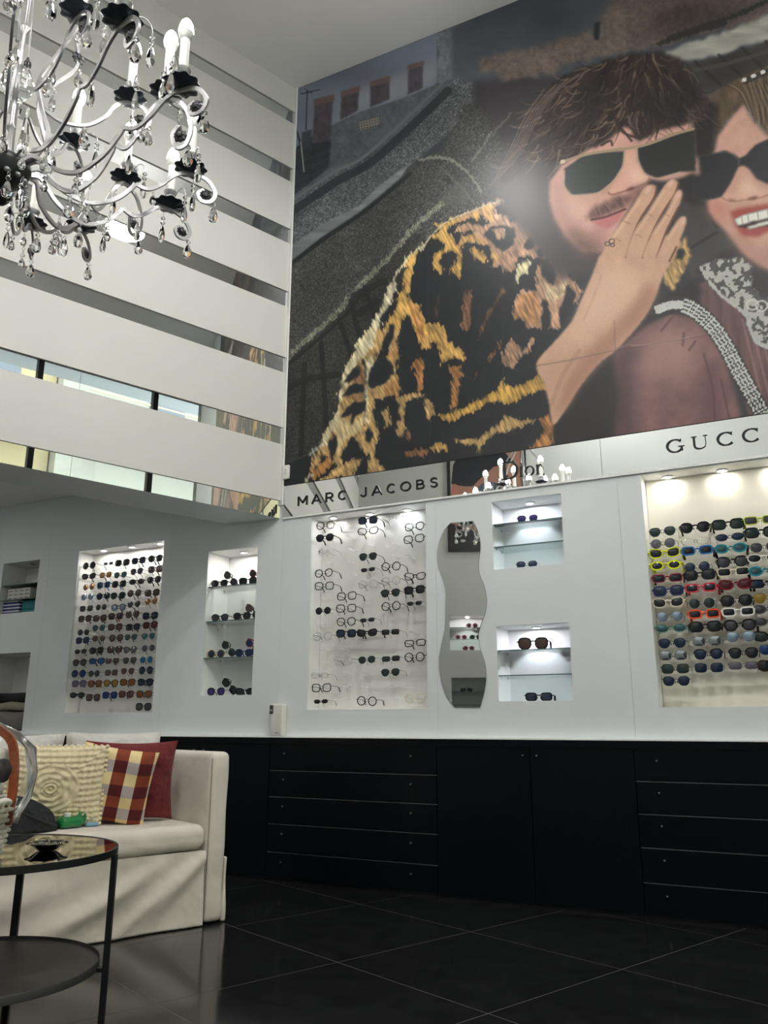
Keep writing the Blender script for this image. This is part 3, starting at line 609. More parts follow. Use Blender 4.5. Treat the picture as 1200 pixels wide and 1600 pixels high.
stand(*Q(375, 1440), 1.136, 'square', 'thick', 'black', 'dark', 'black sunglasses propped on end on the floor of the narrow niche', 0.11, 0.1, 1.0, 0.7)
stand(*Q(530, 1475), 1.136, 'cat', 'thick', 'black', 'dark', 'black cat-eye sunglasses at the right of the floor of the narrow niche', 0.05)
for k, (x, z, kd, fc, lc) in enumerate(((-1.45, 2.145, 'round', 'pink', 'rose'), (-1.31, 2.0, 'panto', 'pink', 'rose'), (-1.49, 2.0, 'panto', 'green', 'green'), (-1.40, 1.86, 'round', 'wine', 'rose'), (-1.36, 1.36, 'rect', 'black', 'dark'))):
    h = eye_mesh(kd, 'thick')[3]; eyewear(kd, 'thick', fc, lc, (x, 0.05, z + h), '%s sunglasses in the %s niche spot seen in the wavy mirror' % (fc, ORD[k + 1]), 'eyewear in the opposite niches', M=RF)

# ------------------------------------------------------------------ wavy mirror
wm = [(170, 85), (345, 70), (375, 130), (400, 220), (401, 300), (388, 400), (395, 480), (430, 570), (452, 680), (440, 790), (410, 870), (388, 960), (400, 1060), (438, 1180), (448, 1290), (435, 1400), (400, 1525), (200, 1525), (130, 1420), (90, 1280), (80, 1150), (100, 1020), (125, 900), (128, 750), (130, 620), (110, 530), (75, 420), (65, 320), (85, 220), (125, 135)]
P = [at_y(670 + x / 5, 800 + y / 5, -0.006) for x, y in wm]
P = [(p[0], p[2]) for p in P]
pa = smooth_path(P[1:17], 5); pb = smooth_path(P[17:] + [P[0]], 5); wv = [(p.x, p.y) for p in pa] + [(p.x, p.y) for p in pb]
cxm = sum(p[0] for p in wv) / len(wv); czm = sum(p[1] for p in wv) / len(wv)
wmo = tag(empty('wavy_mirror', (cxm, 0, czm)), 'tall wavy-edged frameless mirror between spectacle board and square niches', 'mirror')
loc = [(x - cxm, z - czm) for x, z in wv]
MB().prism([(x * 0.995, z * 0.998) for x, z in loc], -0.0065, -0.006).build('mirror_glass', M_MIRROR, wmo)
MB().prism(loc, -0.006, -0.0005).build('bevelled_edge', mat('mirror_edge', (0.22, 0.24, 0.23), 0.2, 0.6), wmo)

# ------------------------------------------------------------------ lettering on the strip
def letter(strokes, x, z, w, h, parent, th=0.006):
    """strokes: lists of (u, v, width) in a unit box, width in units of letter height"""
    mb = MB()
    for st in strokes:
        pts = smooth_path([(p[0] * w, p[1] * h, p[2] * h) for p in st], 6) if len(st) > 2 else [Vector((p[0] * w, p[1] * h, p[2] * h)) for p in st]
        L, R = [], []
        for i, p in enumerate(pts):
            a, b = pts[max(i - 1, 0)], pts[min(i + 1, len(pts) - 1)]; tx, tz = b.x - a.x, b.y - a.y; l = math.hypot(tx, tz) or 1
            L.append((p.x - tz / l * p.z / 2, p.y + tx / l * p.z / 2)); R.append((p.x + tz / l * p.z / 2, p.y - tx / l * p.z / 2))
        for i in range(len(pts) - 1): mb.prism([L[i], R[i], R[i + 1], L[i + 1]], -th, 0.0)
    o = mb.build('letter', M_LETTER, parent); o.location = (x, 0, z); return o
def arc(cx, cy, rx, ry, a0, a1, w, n=10, w2=None):
    return [(cx + rx * math.cos(math.radians(a0 + (a1 - a0) * k / n)), cy + ry * math.sin(math.radians(a0 + (a1 - a0) * k / n)), w if w2 is None else w + (w2 - w) * abs(math.cos(math.radians(a0 + (a1 - a0) * k / n)))) for k in range(n + 1)]
B = 0.17
SANS = {'M': [[(.06, 0, B), (.06, 1, B)], [(.06, 1, B), (.5, .28, B)], [(.5, .28, B), (.94, 1, B)], [(.94, 1, B), (.94, 0, B)]], 'A': [[(.02, 0, B), (.5, 1, B)], [(.98, 0, B), (.5, 1, B)], [(.22, .3, B * .8), (.78, .3, B * .8)]],
        'R': [[(.1, 0, B), (.1, 1, B)], [(.1, .92, B), (.55, .92, B)], arc(.55, .68, .3, .24, 90, -90, B), [(.1, .44, B), (.55, .44, B)], [(.5, .44, B), (.92, 0, B)]], 'C': [arc(.53, .5, .43, .43, 45, 315, B, 14)],
        'J': [[(.75, 1, B), (.75, .32, B)], arc(.42, .33, .33, .26, 0, -170, B)], 'O': [arc(.5, .5, .44, .43, 0, 360, B, 20)],
        'B': [[(.12, 0, B), (.12, 1, B)], [(.12, .92, B), (.5, .92, B)], arc(.5, .72, .27, .2, 90, -90, B), [(.12, .52, B), (.55, .52, B)], arc(.55, .3, .32, .22, 90, -90, B), [(.12, .08, B), (.55, .08, B)]],
        'S': [[(.84, .8, B), (.66, .92, B), (.4, .93, B), (.18, .82, B), (.2, .62, B), (.5, .51, B), (.8, .4, B), (.84, .2, B), (.62, .07, B), (.34, .07, B), (.12, .2, B)]]}
l1 = tag(empty('name_lettering', (0.135, -0.004, 2.418)), 'black wide-spaced sans capitals on the mirror strip above the spectacle board', 'lettering')
span = 1.072; adv = {'M': 1.16, 'A': 1.1, 'R': .96, 'C': 1.0, 'J': .82, 'O': 1.14, 'B': .96, 'S': .86, ' ': 0.62}
txt = 'MARC JACOBS'; unit = span / (sum(adv[c] for c in txt) + 0.30 * (len(txt) - 1)); x = 0.0
for c in txt:
    if c != ' ': letter(SANS[c], x, 0.0, unit * adv[c] * 0.86, 0.066, l1)
    x += unit * (adv[c] + 0.30)
T_, t_ = 0.17, 0.05
def serif(x, y, w=.30): return [(x - w / 2, y, .045), (x + w / 2, y, .045)]
l2 = tag(empty('name_lettering', (1.621, -0.004, 2.406)), 'black serif lettering with a tall D on the mirror strip', 'lettering')
letter([[(.2, 0, .15), (.2, 1, .15)], serif(.2, 0.02, .36), serif(.2, .98, .36), [(.2, .975, .05), (.45, .97, .06), (.75, .86, .11), (.92, .52, .16), (.78, .15, .11), (.45, .03, .06), (.2, .025, .05)]], 0, 0.0, 0.112, 0.112, l2)
letter([[(.5, 0, .14), (.5, .62, .14)], serif(.5, .015, .7), [(.25, .60, .05), (.5, .62, .06)], [(.44, .84, .13), (.56, .84, .13)]], 0.112, 0.004, 0.032, 0.100, l2)
letter([arc(.5, .5, .40, .46, 0, 360, .08, 20, .18)], 0.150, 0.004, 0.062, 0.062, l2)
letter([[(.25, 0, .2), (.25, 1, .2)], serif(.25, .02, .6), [(.02, .96, .07), (.25, .98, .08)], [(.3, .66, .08), (.5, .93, .12), (.8, .95, .16)], [(.76, .84, .16), (.88, .84, .16)]], 0.220, 0.004, 0.044, 0.062, l2)
l3 = tag(empty('name_lettering', (2.601, -0.004, 2.430)), 'black wide serif capitals on the mirror strip above the colourful board', 'lettering')
G_ = [arc(.5, .5, .42, .47, 40, 320, .06, 16, .19), [(.86, .42, .16), (.86, .10, .16)], serif(.84, .43, .34), [(.83, .80, .04), (.83, .98, .07)]]
U_ = [[(.16, 1, .16), (.16, .38, .16)], [(.16, .42, .16), (.2, .16, .15), (.48, .03, .07), (.78, .15, .05), (.84, .42, .05)], [(.84, .38, .05), (.84, 1, .05)], serif(.16, .98, .34), serif(.84, .98, .26)]
C_ = [arc(.5, .5, .44, .47, 42, 318, .06, 16, .19), [(.83, .70, .03), (.83, .97, .08)]]
I_ = [[(.5, 0, .18), (.5, 1, .18)], serif(.5, .02, .9), serif(.5, .98, .9)]
for k, (ch, w_) in enumerate(((G_, .098), (U_, .088), (C_, .094), (C_, .094), (I_, .036))):
    letter(ch, (0, 0.138, 0.270, 0.400, 0.532)[k], 0.0, w_, 0.077, l3)

# ------------------------------------------------------------------ small wall devices
af = tag(empty('air_freshener', (0.052, -0.034, LEDGE + 0.001)), 'white upright air freshener standing on the cabinet ledge', 'air freshener')
MB().rbox((-0.047, -0.026, 0.0), (0.050, 0.03, 0.206), 0.012, 3, grid=3).build('body', M_WHITEPL, af, 50)
MB().rbox((-0.052, -0.030, 0.140), (-0.022, 0.010, 0.198), 0.006, 2, grid=2).build('nozzle', mat('dark_grey_plastic', (0.06, 0.06, 0.06), 0.25), af, 50)
MB().rbox((-0.050, -0.033, 0.155), (-0.030, -0.02, 0.172), 0.004, 2, grid=2).build('nozzle_trim', M_STEEL, af, 50)
MB().rbox((0.008, -0.0275, 0.05), (0.044, -0.0255, 0.145), 0.001, 1, grid=2).build('front_label', mat('label_cream', srgb(222, 220, 208), 0.5), af)
MB().prism([(0.004 * math.cos(a) + 0.002, 0.004 * math.sin(a) + 0.022) for a in np.linspace(0, 6.0, 12)], -0.027, -0.0262).build('logo_dot', M_LETTER, af)
MB().box((0.010, -0.027, 0.020), (0.030, -0.0262, 0.024)).build('logo_line', mat('grey_print', (0.25, 0.25, 0.25), 0.6), af)
sw = tag(empty('wall_sensor', (0.034, -0.006, 2.675)), 'small white wall box at the lower left corner of the big poster', 'sensor')
MB().rbox((-0.024, -0.022, -0.052), (0.030, 0.0, 0.052), 0.006, 2, grid=2).build('body', M_WHITEPL, sw, 50)
MB().rbox((-0.006, -0.025, -0.012), (0.012, -0.021, 0.026), 0.002, 1, grid=2).build('button', mat('sensor_button', srgb(205, 203, 196), 0.4), sw)

# cartons and bags in the two recesses at the left edge
M_CARTON = mat('carton_white', srgb(205, 204, 198), 0.7, noise=(40, 0.1)); M_PRINT = mat('carton_print', srgb(110, 112, 115), 0.6)
for r in range(3):
    for c in range(4):
        b = tag(empty('lens_carton', (-2.80 + 0.065 + c * 0.0665, 0.07, 1.951 + r * 0.0315)), 'small white carton, row %s, %s from left, on the shelf at the left edge' % (('one', 'two', 'three')[r], ORD[c + 1]), 'box', 'small white cartons')
        MB().box((-0.032, -0.03, 0.0), (0.032, 0.09, 0.031)).build('carton', M_CARTON, b); MB().box((-0.022, -0.0306, 0.008), (0.022, -0.03, 0.016)).build('print', M_PRINT, b)
M_NAVYBOX = mat('box_navy', srgb(28, 36, 110), 0.4); M_TEALBOX = mat('box_teal', srgb(20, 120, 125), 0.4)
for r in range(4):
    b = tag(empty('long_carton', (-2.70, 0.08, 1.834 + r * 0.0275)), '%s white and navy long box from the bottom of the pile at the left edge' % ORD[r + 1], 'box', 'flat boxes in the upper left recess')
    MB().box((-0.11, -0.04, 0.0), (0.09 - 0.02 * (r == 3), 0.10, 0.016)).build('box_body', M_NAVYBOX, b); MB().box((-0.11, -0.041, 0.016), (0.09 - 0.02 * (r == 3), 0.10, 0.027)).build('lid', M_CARTON, b)
for r in range(3):
    tag(MB().rbox((-2.60, 0.06, 1.834 + r * 0.036), (-2.40 + 0.01 * r, 0.2, 1.869 + r * 0.036), 0.003, 1, grid=1).build('teal_carton', M_TEALBOX), '%s teal box from the bottom of the stack beside the navy boxes' % ORD[r + 1], 'box', 'teal boxes in the upper left recess')
rng = np.random.default_rng(3)
def lump(amp, f):
    ph = rng.uniform(0, 6, 6)
    return lambda w, n: amp * (math.sin(f * w[0] + ph[0]) * math.sin(f * 1.3 * w[2] + ph[1]) + 0.6 * math.sin(f * 2.1 * w[1] + ph[2] + 3 * w[0]) + 0.4 * math.sin(f * 2.7 * w[2] + ph[3]))
tag(MB().rbox((-2.94, 0.05, 0.896), (-2.42, 0.32, 1.045), 0.06, 4, lump(0.008, 18), 8).build('folded_blanket', mat('grey_fabric', srgb(120, 118, 112), 0.9, bump=(200, 0.2))), 'folded grey blanket in the lower left recess', 'blanket')
tag(MB().rbox((-2.93, 0.06, 1.052), (-2.45, 0.30, 1.115), 0.03, 4, lump(0.006, 22), 8).build('beige_bag', mat('beige_fabric', srgb(150, 145, 130), 0.9)), 'flat beige bag lying on the grey blanket in the lower left recess', 'bag')
tag(MB().rbox((-2.94, 0.08, 1.118), (-2.375, 0.33, 1.185), 0.03, 4, lump(0.006, 20), 8).build('black_bag', mat('black_fabric', (0.012, 0.012, 0.014), 0.8)), 'black bag on top of the pile in the lower left recess', 'bag')
sc_ = tag(empty('security_camera', sn(1.18, -0.452, 2.775)), 'small grey security camera under the low alcove ceiling', 'camera')
MB().lathe([(0.0, 0.0), (0.05, 0.0), (0.055, -0.012), (0.03, -0.02), (0.0, -0.02)], 20).build('mount', mat('cam_grey', (0.10, 0.10, 0.10), 0.4), sc_, 40)
MB().rbox((-0.05, -0.032, -0.075), (0.05, 0.032, -0.018), 0.018, 3, grid=2).build('housing', MATS['cam_grey'], sc_, 50)
MB().lathe([(0.0, 0.0), (0.02, 0.0), (0.02, 0.006), (0.0, 0.007)], 16).xf(Matrix.Translation((0.05, 0, -0.047)) @ Matrix.Rotation(math.pi / 2, 4, 'Y')).build('lens', M_BLACKGLOSS, sc_, 40)
# ================================================================== THE BIG POSTER (flat print: colours stored on a fine sheet)
PX0, PX1, PZ0, PZ1, STEP = 0.008, 4.02, 2.582, 5.966, 0.0050
nx, nz = int((PX1 - PX0) / STEP) + 1, int((PZ1 - PZ0) / STEP) + 1
gx = np.linspace(PX0, PX1, nx); gz = np.linspace(PZ0, PZ1, nz); GX, GZ = np.meshgrid(gx, gz)
PY = -0.008
v = np.stack([GX - CAM[0], np.full_like(GX, PY - CAM[1]), GZ - CAM[2]], -1); dep = v @ AF
IX = 600 + FPX * (v @ AR) / dep; IY = 800 - FPX * (v @ AU) / dep            # where each point of the print lies in the picture of it
rg = np.random.default_rng(11)
def vnoise(fx, fy, oct=3, seed=0):
    """smooth noise over the sheet, fx, fy = cell sizes in print units"""
    r = np.random.default_rng(seed); tot = np.zeros_like(IX); amp = 1.0; norm = 0.0
    for o in range(oct):
        a, b = fx / 2 ** o, fy / 2 ** o
        u = (IX + 400) / a; w = (IY + 600) / b; iu = np.floor(u).astype(int); iw = np.floor(w).astype(int); fu = u - iu; fw = w - iw
        fu = fu * fu * (3 - 2 * fu); fw = fw * fw * (3 - 2 * fw)
        T = r.random((int(iw.max()) + 3, int(iu.max()) + 3)); iu = np.maximum(iu, 0); iw = np.maximum(iw, 0)
        tot += amp * (T[iw, iu] * (1 - fu) * (1 - fw) + T[iw, iu + 1] * fu * (1 - fw) + T[iw + 1, iu] * (1 - fu) * fw + T[iw + 1, iu + 1] * fu * fw); norm += amp; amp *= 0.55
    return tot / norm
N_BIG, N_MID, N_FINE = vnoise(90, 90, 4, 1), vnoise(24, 24, 3, 2), vnoise(5, 5, 2, 3)
N_SPK = rg.random(IX.shape)
WX, WY = (vnoise(14, 14, 3, 5) - .5), (vnoise(14, 14, 3, 6) - .5)
FURX, FURY = (vnoise(2.6, 9, 2, 7) - .5), (vnoise(2.6, 7, 2, 8) - .5)
def fnoise(ang, a, b, seed):
    r = np.random.default_rng(seed); c, s = math.cos(math.radians(ang)), math.sin(math.radians(ang)); U = (IX * c + IY * s + 3000) / a; V = (-IX * s + IY * c + 3000) / b
    iu, iv = np.floor(U).astype(int), np.floor(V).astype(int); fu, fv = U - iu, V - iv; fv = fv * fv * (3 - 2 * fv); T = r.random((4096,)); h = lambda i, j: T[(i * 1619 + j * 31337) & 4095]
    return (h(iu, iv) * (1 - fu) + h(iu + 1, iv) * fu) * (1 - fv) + (h(iu, iv + 1) * (1 - fu) + h(iu + 1, iv + 1) * fu) * fv
HAIRN = 0.6 * fnoise(62, 9, 1.9, 12) + 0.4 * fnoise(72, 14, 3.2, 13)          # streaks that run down the pelt
IMG = np.zeros(IX.shape + (3,)); IMG[:] = (42, 46, 50)
def blur(m, k):
    for _ in range(2):
        for ax in (0, 1):
            c = np.cumsum(np.concatenate([np.repeat(m.take([0], ax), k + 1, ax), m, np.repeat(m.take([-1], ax), k, ax)], ax), ax)
            n = m.shape[ax]; m = (c.take(range(2 * k + 1, 2 * k + 1 + n), ax) - c.take(range(0, n), ax)) / (2 * k + 1)
    return m
def pmask(poly, soft=1, fur=0.0, wob=0.0):
    poly = np.array(poly, float); X, Y = IX, IY
    pad = 12 + 3 * soft + 2 * fur + 2 * wob
    sel = (X > poly[:, 0].min() - pad) & (X < poly[:, 0].max() + pad) & (Y > poly[:, 1].min() - pad) & (Y < poly[:, 1].max() + pad)
    m = np.zeros(X.shape)
    if not sel.any(): return m, (slice(0, 1), slice(0, 1))
    r = np.where(sel.any(1))[0]; c = np.where(sel.any(0))[0]; sl = (slice(r[0], r[-1] + 1), slice(c[0], c[-1] + 1))
    x = X[sl] + FURX[sl] * fur * 2 + WX[sl] * wob * 2; y = Y[sl] + FURY[sl] * fur * 2 + WY[sl] * wob * 2
    ins = np.zeros(x.shape, bool); n = len(poly)
    for i in range(n):
        (x1, y1), (x2, y2) = poly[i], poly[(i + 1) % n]
        if y1 == y2: continue
        ins ^= ((y1 > y) != (y2 > y)) & (x < (x2 - x1) * (y - y1) / (y2 - y1) + x1)
    mm = ins.astype(float)
    if soft: mm = blur(mm, soft)
    return mm, sl
def comp(mm, sl, col, a=1.0, tex=None):
    col = np.array(col, float)
    c = np.broadcast_to(col, mm.shape + (3,)) if tex is None else col * tex[sl][..., None]
    IMG[sl] += (c - IMG[sl]) * (mm * a)[..., None]
def poly(pts, col, soft=1, a=1.0, tex=None, fur=0.0, wob=0.0, off=None):
    if off is not None: pts = [(off[0] + x / 3, off[1] + y / 3) for x, y in pts]
    mm, sl = pmask(pts, soft, fur, wob); comp(mm, sl, col, a, tex)
def curve(pts, n=6): return [(p.x, p.y) for p in smooth_path([(p[0], p[1]) for p in pts], n)]
def line(pts, w, col, a=1.0, off=None, sm=True, fur=0.0, w1=None, tex=None):
    if off is not None: pts = [(off[0] + x / 3, off[1] + y / 3) for x, y in pts]
    if sm and len(pts) > 2: pts = curve(pts)
    p = np.array(pts, float); pad = w * 2 + 8 + 2 * fur
    sel = (IX > p[:, 0].min() - pad) & (IX < p[:, 0].max() + pad) & (IY > p[:, 1].min() - pad) & (IY < p[:, 1].max() + pad)
    if not sel.any(): return
    r = np.where(sel.any(1))[0]; c = np.where(sel.any(0))[0]; sl = (slice(r[0], r[-1] + 1), slice(c[0], c[-1] + 1))
    x = IX[sl] + FURX[sl] * fur * 2; y = IY[sl] + FURY[sl] * fur * 2; best = np.full(x.shape, -1e9); n = len(p)
    for i in range(n - 1):
        a_, b_ = p[i], p[i + 1]; d = b_ - a_; L = d @ d
        if L < 1e-9: continue
        t = np.clip(((x - a_[0]) * d[0] + (y - a_[1]) * d[1]) / L, 0, 1)
        ww = w if w1 is None else w + (w1 - w) * ((i + t) / (n - 1))
        best = np.maximum(best, ww / 2 - np.hypot(x - a_[0] - t * d[0], y - a_[1] - t * d[1]))
    if fur >= 5: best = (best + 7.0 * (HAIRN[sl] - .5)) / 2.2
    comp(np.clip(best + 0.5, 0, 1), sl, col, a, tex)
def ell(cx, cy, rx, ry, ang=0.0, n=22):
    c, s = math.cos(math.radians(ang)), math.sin(math.radians(ang))
    return [(cx + rx * math.cos(t) * c - ry * math.sin(t) * s, cy + rx * math.cos(t) * s + ry * math.sin(t) * c) for t in np.linspace(0, 2 * math.pi, n, endpoint=False)]
A, Bc, Cc, Dc = (440, 0), (800, 0), (440, 380), (800, 380)
STONE = 0.72 + 0.56 * (N_MID * .5 + N_FINE * .5) + 0.10 * (N_SPK - .5); GRAV = (0.62 + 0.5 * N_BIG) * (0.70 + 0.55 * vnoise(2.4, 2.4, 1, 21) + 0.55 * (N_SPK - .5) + 0.5 * (N_SPK > .955) - 0.1 * (N_SPK < .06)); WASH = 0.75 + 0.5 * N_BIG
# --- sky, chimneys, rooftops
poly([(440, 200), (440, 60), (1000, -140), (700, 30), (684, 60), (684, 132), (640, 152), (560, 178), (517, 205), (490, 222), (440, 260)], (116, 124, 140), 2, tex=0.85 + 0.3 * vnoise(160, 60, 2, 31))
poly([(520, 215), (560, 172), (640, 146), (684, 128), (684, 95), (610, 120), (540, 150)], (150, 152, 152), 8, .6)
poly([(680, 52), (702, 44), (742, 28), (760, 140), (700, 140), (684, 133), (686, 80)], (112, 118, 126), 1, tex=STONE, wob=2)
poly([(706, 44), (1210, -200), (1210, 210), (900, 160), (830, 160), (790, 180), (740, 170), (706, 120)], (70, 76, 84), 3, tex=WASH)
poly([(440, 250), (482, 216), (517, 196), (560, 176), (640, 150), (684, 131), (712, 122), (650, 188), (570, 248), (520, 268), (440, 330)], (86, 90, 97), 1, tex=STONE)
poly([(440, 250), (482, 214), (517, 220), (514, 262), (440, 320)], (46, 50, 56), 1, tex=STONE)
for q in range(4): line([(448, 262 + q * 14), (512, 236 + q * 13)], 1.2, (66, 70, 76), .6)
for pts, cap in (([(492, 158), (521, 151), (518, 190), (516, 220), (486, 224), (490, 190)], [(490, 155), (523, 147), (522, 158), (491, 165)]), ([(534, 146), (561, 138), (559, 173), (531, 188)], [(532, 143), (563, 133), (562, 143), (533, 152)]),
                 ([(579, 130), (608, 123), (609, 155), (578, 168)], [(577, 127), (610, 118), (609, 128), (579, 136)]), ([(638, 106), (661, 99), (660, 138), (637, 148)], [(636, 102), (663, 95), (662, 103), (637, 110)])):
    poly(pts, (74, 68, 76), 1, tex=STONE); poly(cap, (106, 86, 86), 1)
poly([(472, 207), (487, 202), (486, 228), (470, 235)], (60, 62, 70), 1)
line([(480, 141), (478, 203)], 1.8, (38, 42, 52)); line([(470, 147), (500, 140)], 1.6, (38, 42, 52)); line([(476, 139), (488, 146)], 1.2, (38, 42, 52))
line([(461, 198), (470, 228), (476, 272)], 3, (38, 40, 44)); line([(470, 222), (475, 268)], 1.8, (170, 172, 172))
poly([(560, 190), (592, 182), (593, 195), (562, 204)], (146, 138, 128), 0)
for q in range(8): line([(560 + q * 4.2, 190 - q), (562 + q * 4.2, 204 - q)], .9, (70, 70, 72))
for q in range(4): line([(560, 190 + q * 4.2), (593, 182 + q * 4.2)], .9, (70, 70, 72))
# slopes of the roof
poly([(440, 330), (520, 268), (570, 248), (650, 188), (712, 122), (742, 130), (740, 175), (640, 260), (560, 325), (440, 412)], (98, 101, 104), 2, tex=GRAV)
line([(440, 326), (520, 270), (575, 240), (690, 132)], 4.5, (98, 104, 106)); line([(440, 342), (525, 284), (590, 246), (700, 142)], 13, (38, 42, 47), .9); line([(440, 352), (500, 315)], 5, (58, 62, 64), .7)
poly([(440, 430), (520, 362), (600, 300), (640, 262), (690, 235), (730, 160), (790, 170), (900, 150), (1000, 190), (1000, 300), (880, 330), (790, 330), (740, 340), (680, 365), (640, 410), (600, 480), (560, 550), (520, 640), (480, 760), (430, 780)], (72, 74, 72), 2, tex=GRAV)
poly([(440, 395), (500, 352), (560, 322), (590, 292), (640, 255), (628, 276), (590, 308), (560, 332), (500, 372), (440, 420)], (112, 116, 118), 1, tex=0.8 + .4 * vnoise(60, 6, 2, 41)); line([(440, 424), (500, 378), (562, 336), (600, 306), (640, 272)], 6, (24, 27, 31), .9)
poly([(738, 128), (830, 118), (900, 122), (1000, 160), (990, 260), (880, 250), (820, 250), (790, 230), (760, 180), (742, 165)], (52, 49, 52), 5, tex=WASH)
line([(655, 250), (685, 246), (712, 254), (735, 275), (752, 298)], 5, (120, 122, 108), .8, fur=3); line([(690, 262), (728, 300), (740, 318)], 3, (96, 98, 88), .6, fur=2)
poly([(715, 282), (735, 300), (728, 318), (700, 322), (680, 322)], (80, 82, 74), 2, .7); line([(738, 252), (768, 206)], 3, (110, 112, 100), .7, fur=2); line([(770, 210), (800, 176)], 4, (92, 96, 84), .6, fur=3)
poly([(755, 265), (800, 255), (800, 330), (770, 330), (762, 300)], (64, 66, 66), 4, .8)
# tile columns at lower left
poly([(440, 560), (500, 520), (545, 470), (600, 410), (650, 360), (670, 380), (640, 420), (590, 510), (545, 590), (520, 650), (490, 720), (478, 770), (430, 780)], (54, 54, 51), 2, tex=GRAV * .9 + .1)
line([(446, 563), (480, 530), (530, 485), (560, 448), (604, 406), (640, 362), (690, 318)], 8, (118, 120, 104), .75, fur=4, tex=GRAV + .2); line([(446, 572), (486, 540), (536, 496), (566, 458)], 5, (26, 27, 28), .8)
for x0, y0, x1, y1 in ((476, 570, 470, 712), (502, 538, 512, 690), (530, 500, 556, 575), (548, 470, 565, 540), (570, 450, 590, 510)): line([(x0, y0), (x1, y1)], 8, (26, 28, 30), .85)
for pts in ([(446, 610), (475, 594), (530, 585)], [(460, 735), (500, 700)], [(552, 462), (600, 440)], [(560, 490), (590, 470)]): line(pts, 10, (27, 29, 32), .8)
line([(446, 724), (486, 708)], 1.6, (96, 100, 100), .7); poly([(440, 726), (486, 710), (500, 760), (440, 790)], (24, 28, 34), 2)
# --- plaster wall and right-hand background
poly([(0, 250), (150, 200), (330, 160), (400, 140), (430, 50), (480, -40), (700, -300), (1300, -500), (1300, 60), (900, 155), (600, 240), (300, 285), (200, 345), (60, 375), (-100, 350), (-160, 340), (-140, 270)], (108, 95, 88), 3, tex=WASH * STONE, off=Bc, wob=12)
poly([(0, 0), (480, -40), (420, 60), (390, 140), (330, 130), (200, 120), (60, 180), (-100, 150)], (68, 72, 80), 8, .75, tex=WASH, off=Bc, wob=8); poly([(385, 110), (412, 100), (408, 190), (385, 185)], (36, 40, 46), 1, off=Bc)
poly([(640, 60), (830, 20), (1000, -60), (1200, -160), (1300, 20), (900, 140), (700, 190)], (72, 64, 62), 6, .7, tex=WASH * STONE, off=Bc, wob=8)
for pts in ([(730, 180), (900, 120), (1080, 60), (1320, -60)], [(690, 205), (860, 150), (1000, 110)]): line(pts, 7, (44, 42, 42), .8, off=Bc, fur=3)
poly([(720, 255), (800, 215), (950, 165), (1200, 70), (1500, -40), (1500, 110), (1200, 190), (1080, 215), (960, 265), (860, 280), (780, 292)], (158, 158, 148), 2, tex=0.8 + .4 * vnoise(50, 12, 3, 51), off=Bc, wob=6)
poly([(800, 305), (960, 270), (1200, 195), (1600, 60), (1600, 420), (1200, 340), (1080, 380), (960, 430), (880, 420)], (58, 56, 52), 2, tex=WASH, off=Bc)
for q in range(6): line([(860 + q * 110, 290 - q * 32), (980 + q * 110, 400 - q * 30)], 5, (38, 37, 36), .7, off=Bc)
line([(850, 330), (1000, 300), (1200, 240), (1400, 170)], 6, (84, 80, 72), .5, off=Bc)
poly([(760, 880), (930, 930), (1060, 1190), (1000, 1300), (840, 1300), (760, 1150)], (64, 62, 60), 2, tex=WASH, off=Bc); line([(800, 930), (900, 960), (960, 1060)], 8, (42, 40, 40), .8, off=Bc); line([(840, 1160), (960, 1090)], 5, (30, 30, 32), .8, off=Bc)
# --- coat: fur patches between dark spots
COAT = [(783, 313), (742, 328), (702, 344), (676, 364), (662, 388), (646, 404), (626, 440), (604, 486), (586, 520), (566, 546), (552, 566), (540, 594), (532, 634), (516, 668), (500, 694), (488, 722), (474, 800), (870, 760), (870, 690), (866, 650), (860, 615), (842, 572), (870, 532), (905, 462), (884, 410), (862, 370), (832, 342), (802, 332)]
poly(COAT, (31, 34, 38), 1, fur=2, tex=0.85 + .3 * N_MID)
FUR = (0.58 + 0.84 * HAIRN) * (0.8 + .4 * N_MID); CRM, TAN, ORG, PNK, GLD, RST, BLK = (196, 188, 156), (178, 146, 96), (168, 118, 70), (170, 134, 108), (186, 148, 84), (112, 80, 58), (32, 35, 39)
def Z(o, k, pts, col, a=1.0, fur=4.0, soft=1, tex=True):
    P_ = [(o[0] + x / k, o[1] + y / k) for x, y in pts]; poly(P_, col, soft, a, FUR if tex else None, fur)
    if tex and a > .85: line(P_ + [P_[0]], 3.0, col, .8, sm=False, fur=5, tex=FUR)
Q1, Q2, Q3, Q4, K1_, K4_ = (540, 330), (720, 310), (470, 520), (660, 500), 4.76, 4.327
Z(Q1, K1_, [(600, 240), (530, 300), (440, 390), (360, 500), (350, 530), (385, 540), (350, 640), (310, 720), (260, 790), (250, 850), (230, 920), (215, 965), (105, 960), (180, 880), (230, 790), (300, 650), (330, 560), (370, 480), (450, 360), (520, 298), (600, 232)], CRM, fur=2.5)
Z(Q1, K1_, [(520, 310), (505, 400), (480, 480), (470, 580), (455, 600), (455, 640), (470, 660), (500, 690), (545, 720), (560, 790), (580, 850), (640, 850), (690, 840), (730, 880), (750, 960), (560, 960), (520, 860), (490, 790), (470, 760), (420, 790), (400, 850), (380, 920), (350, 960), (240, 960), (290, 870), (330, 790), (390, 700), (380, 650), (420, 600), (450, 570), (440, 480), (460, 420), (440, 400), (480, 350)], GLD)
Z(Q1, K1_, [(470, 680), (545, 720), (560, 790), (580, 850), (690, 840), (730, 880), (750, 960), (560, 960), (520, 860), (480, 780)], ORG, .8); Z(Q1, K1_, [(300, 940), (315, 860), (345, 830), (365, 870), (350, 930), (320, 965)], BLK, tex=False)
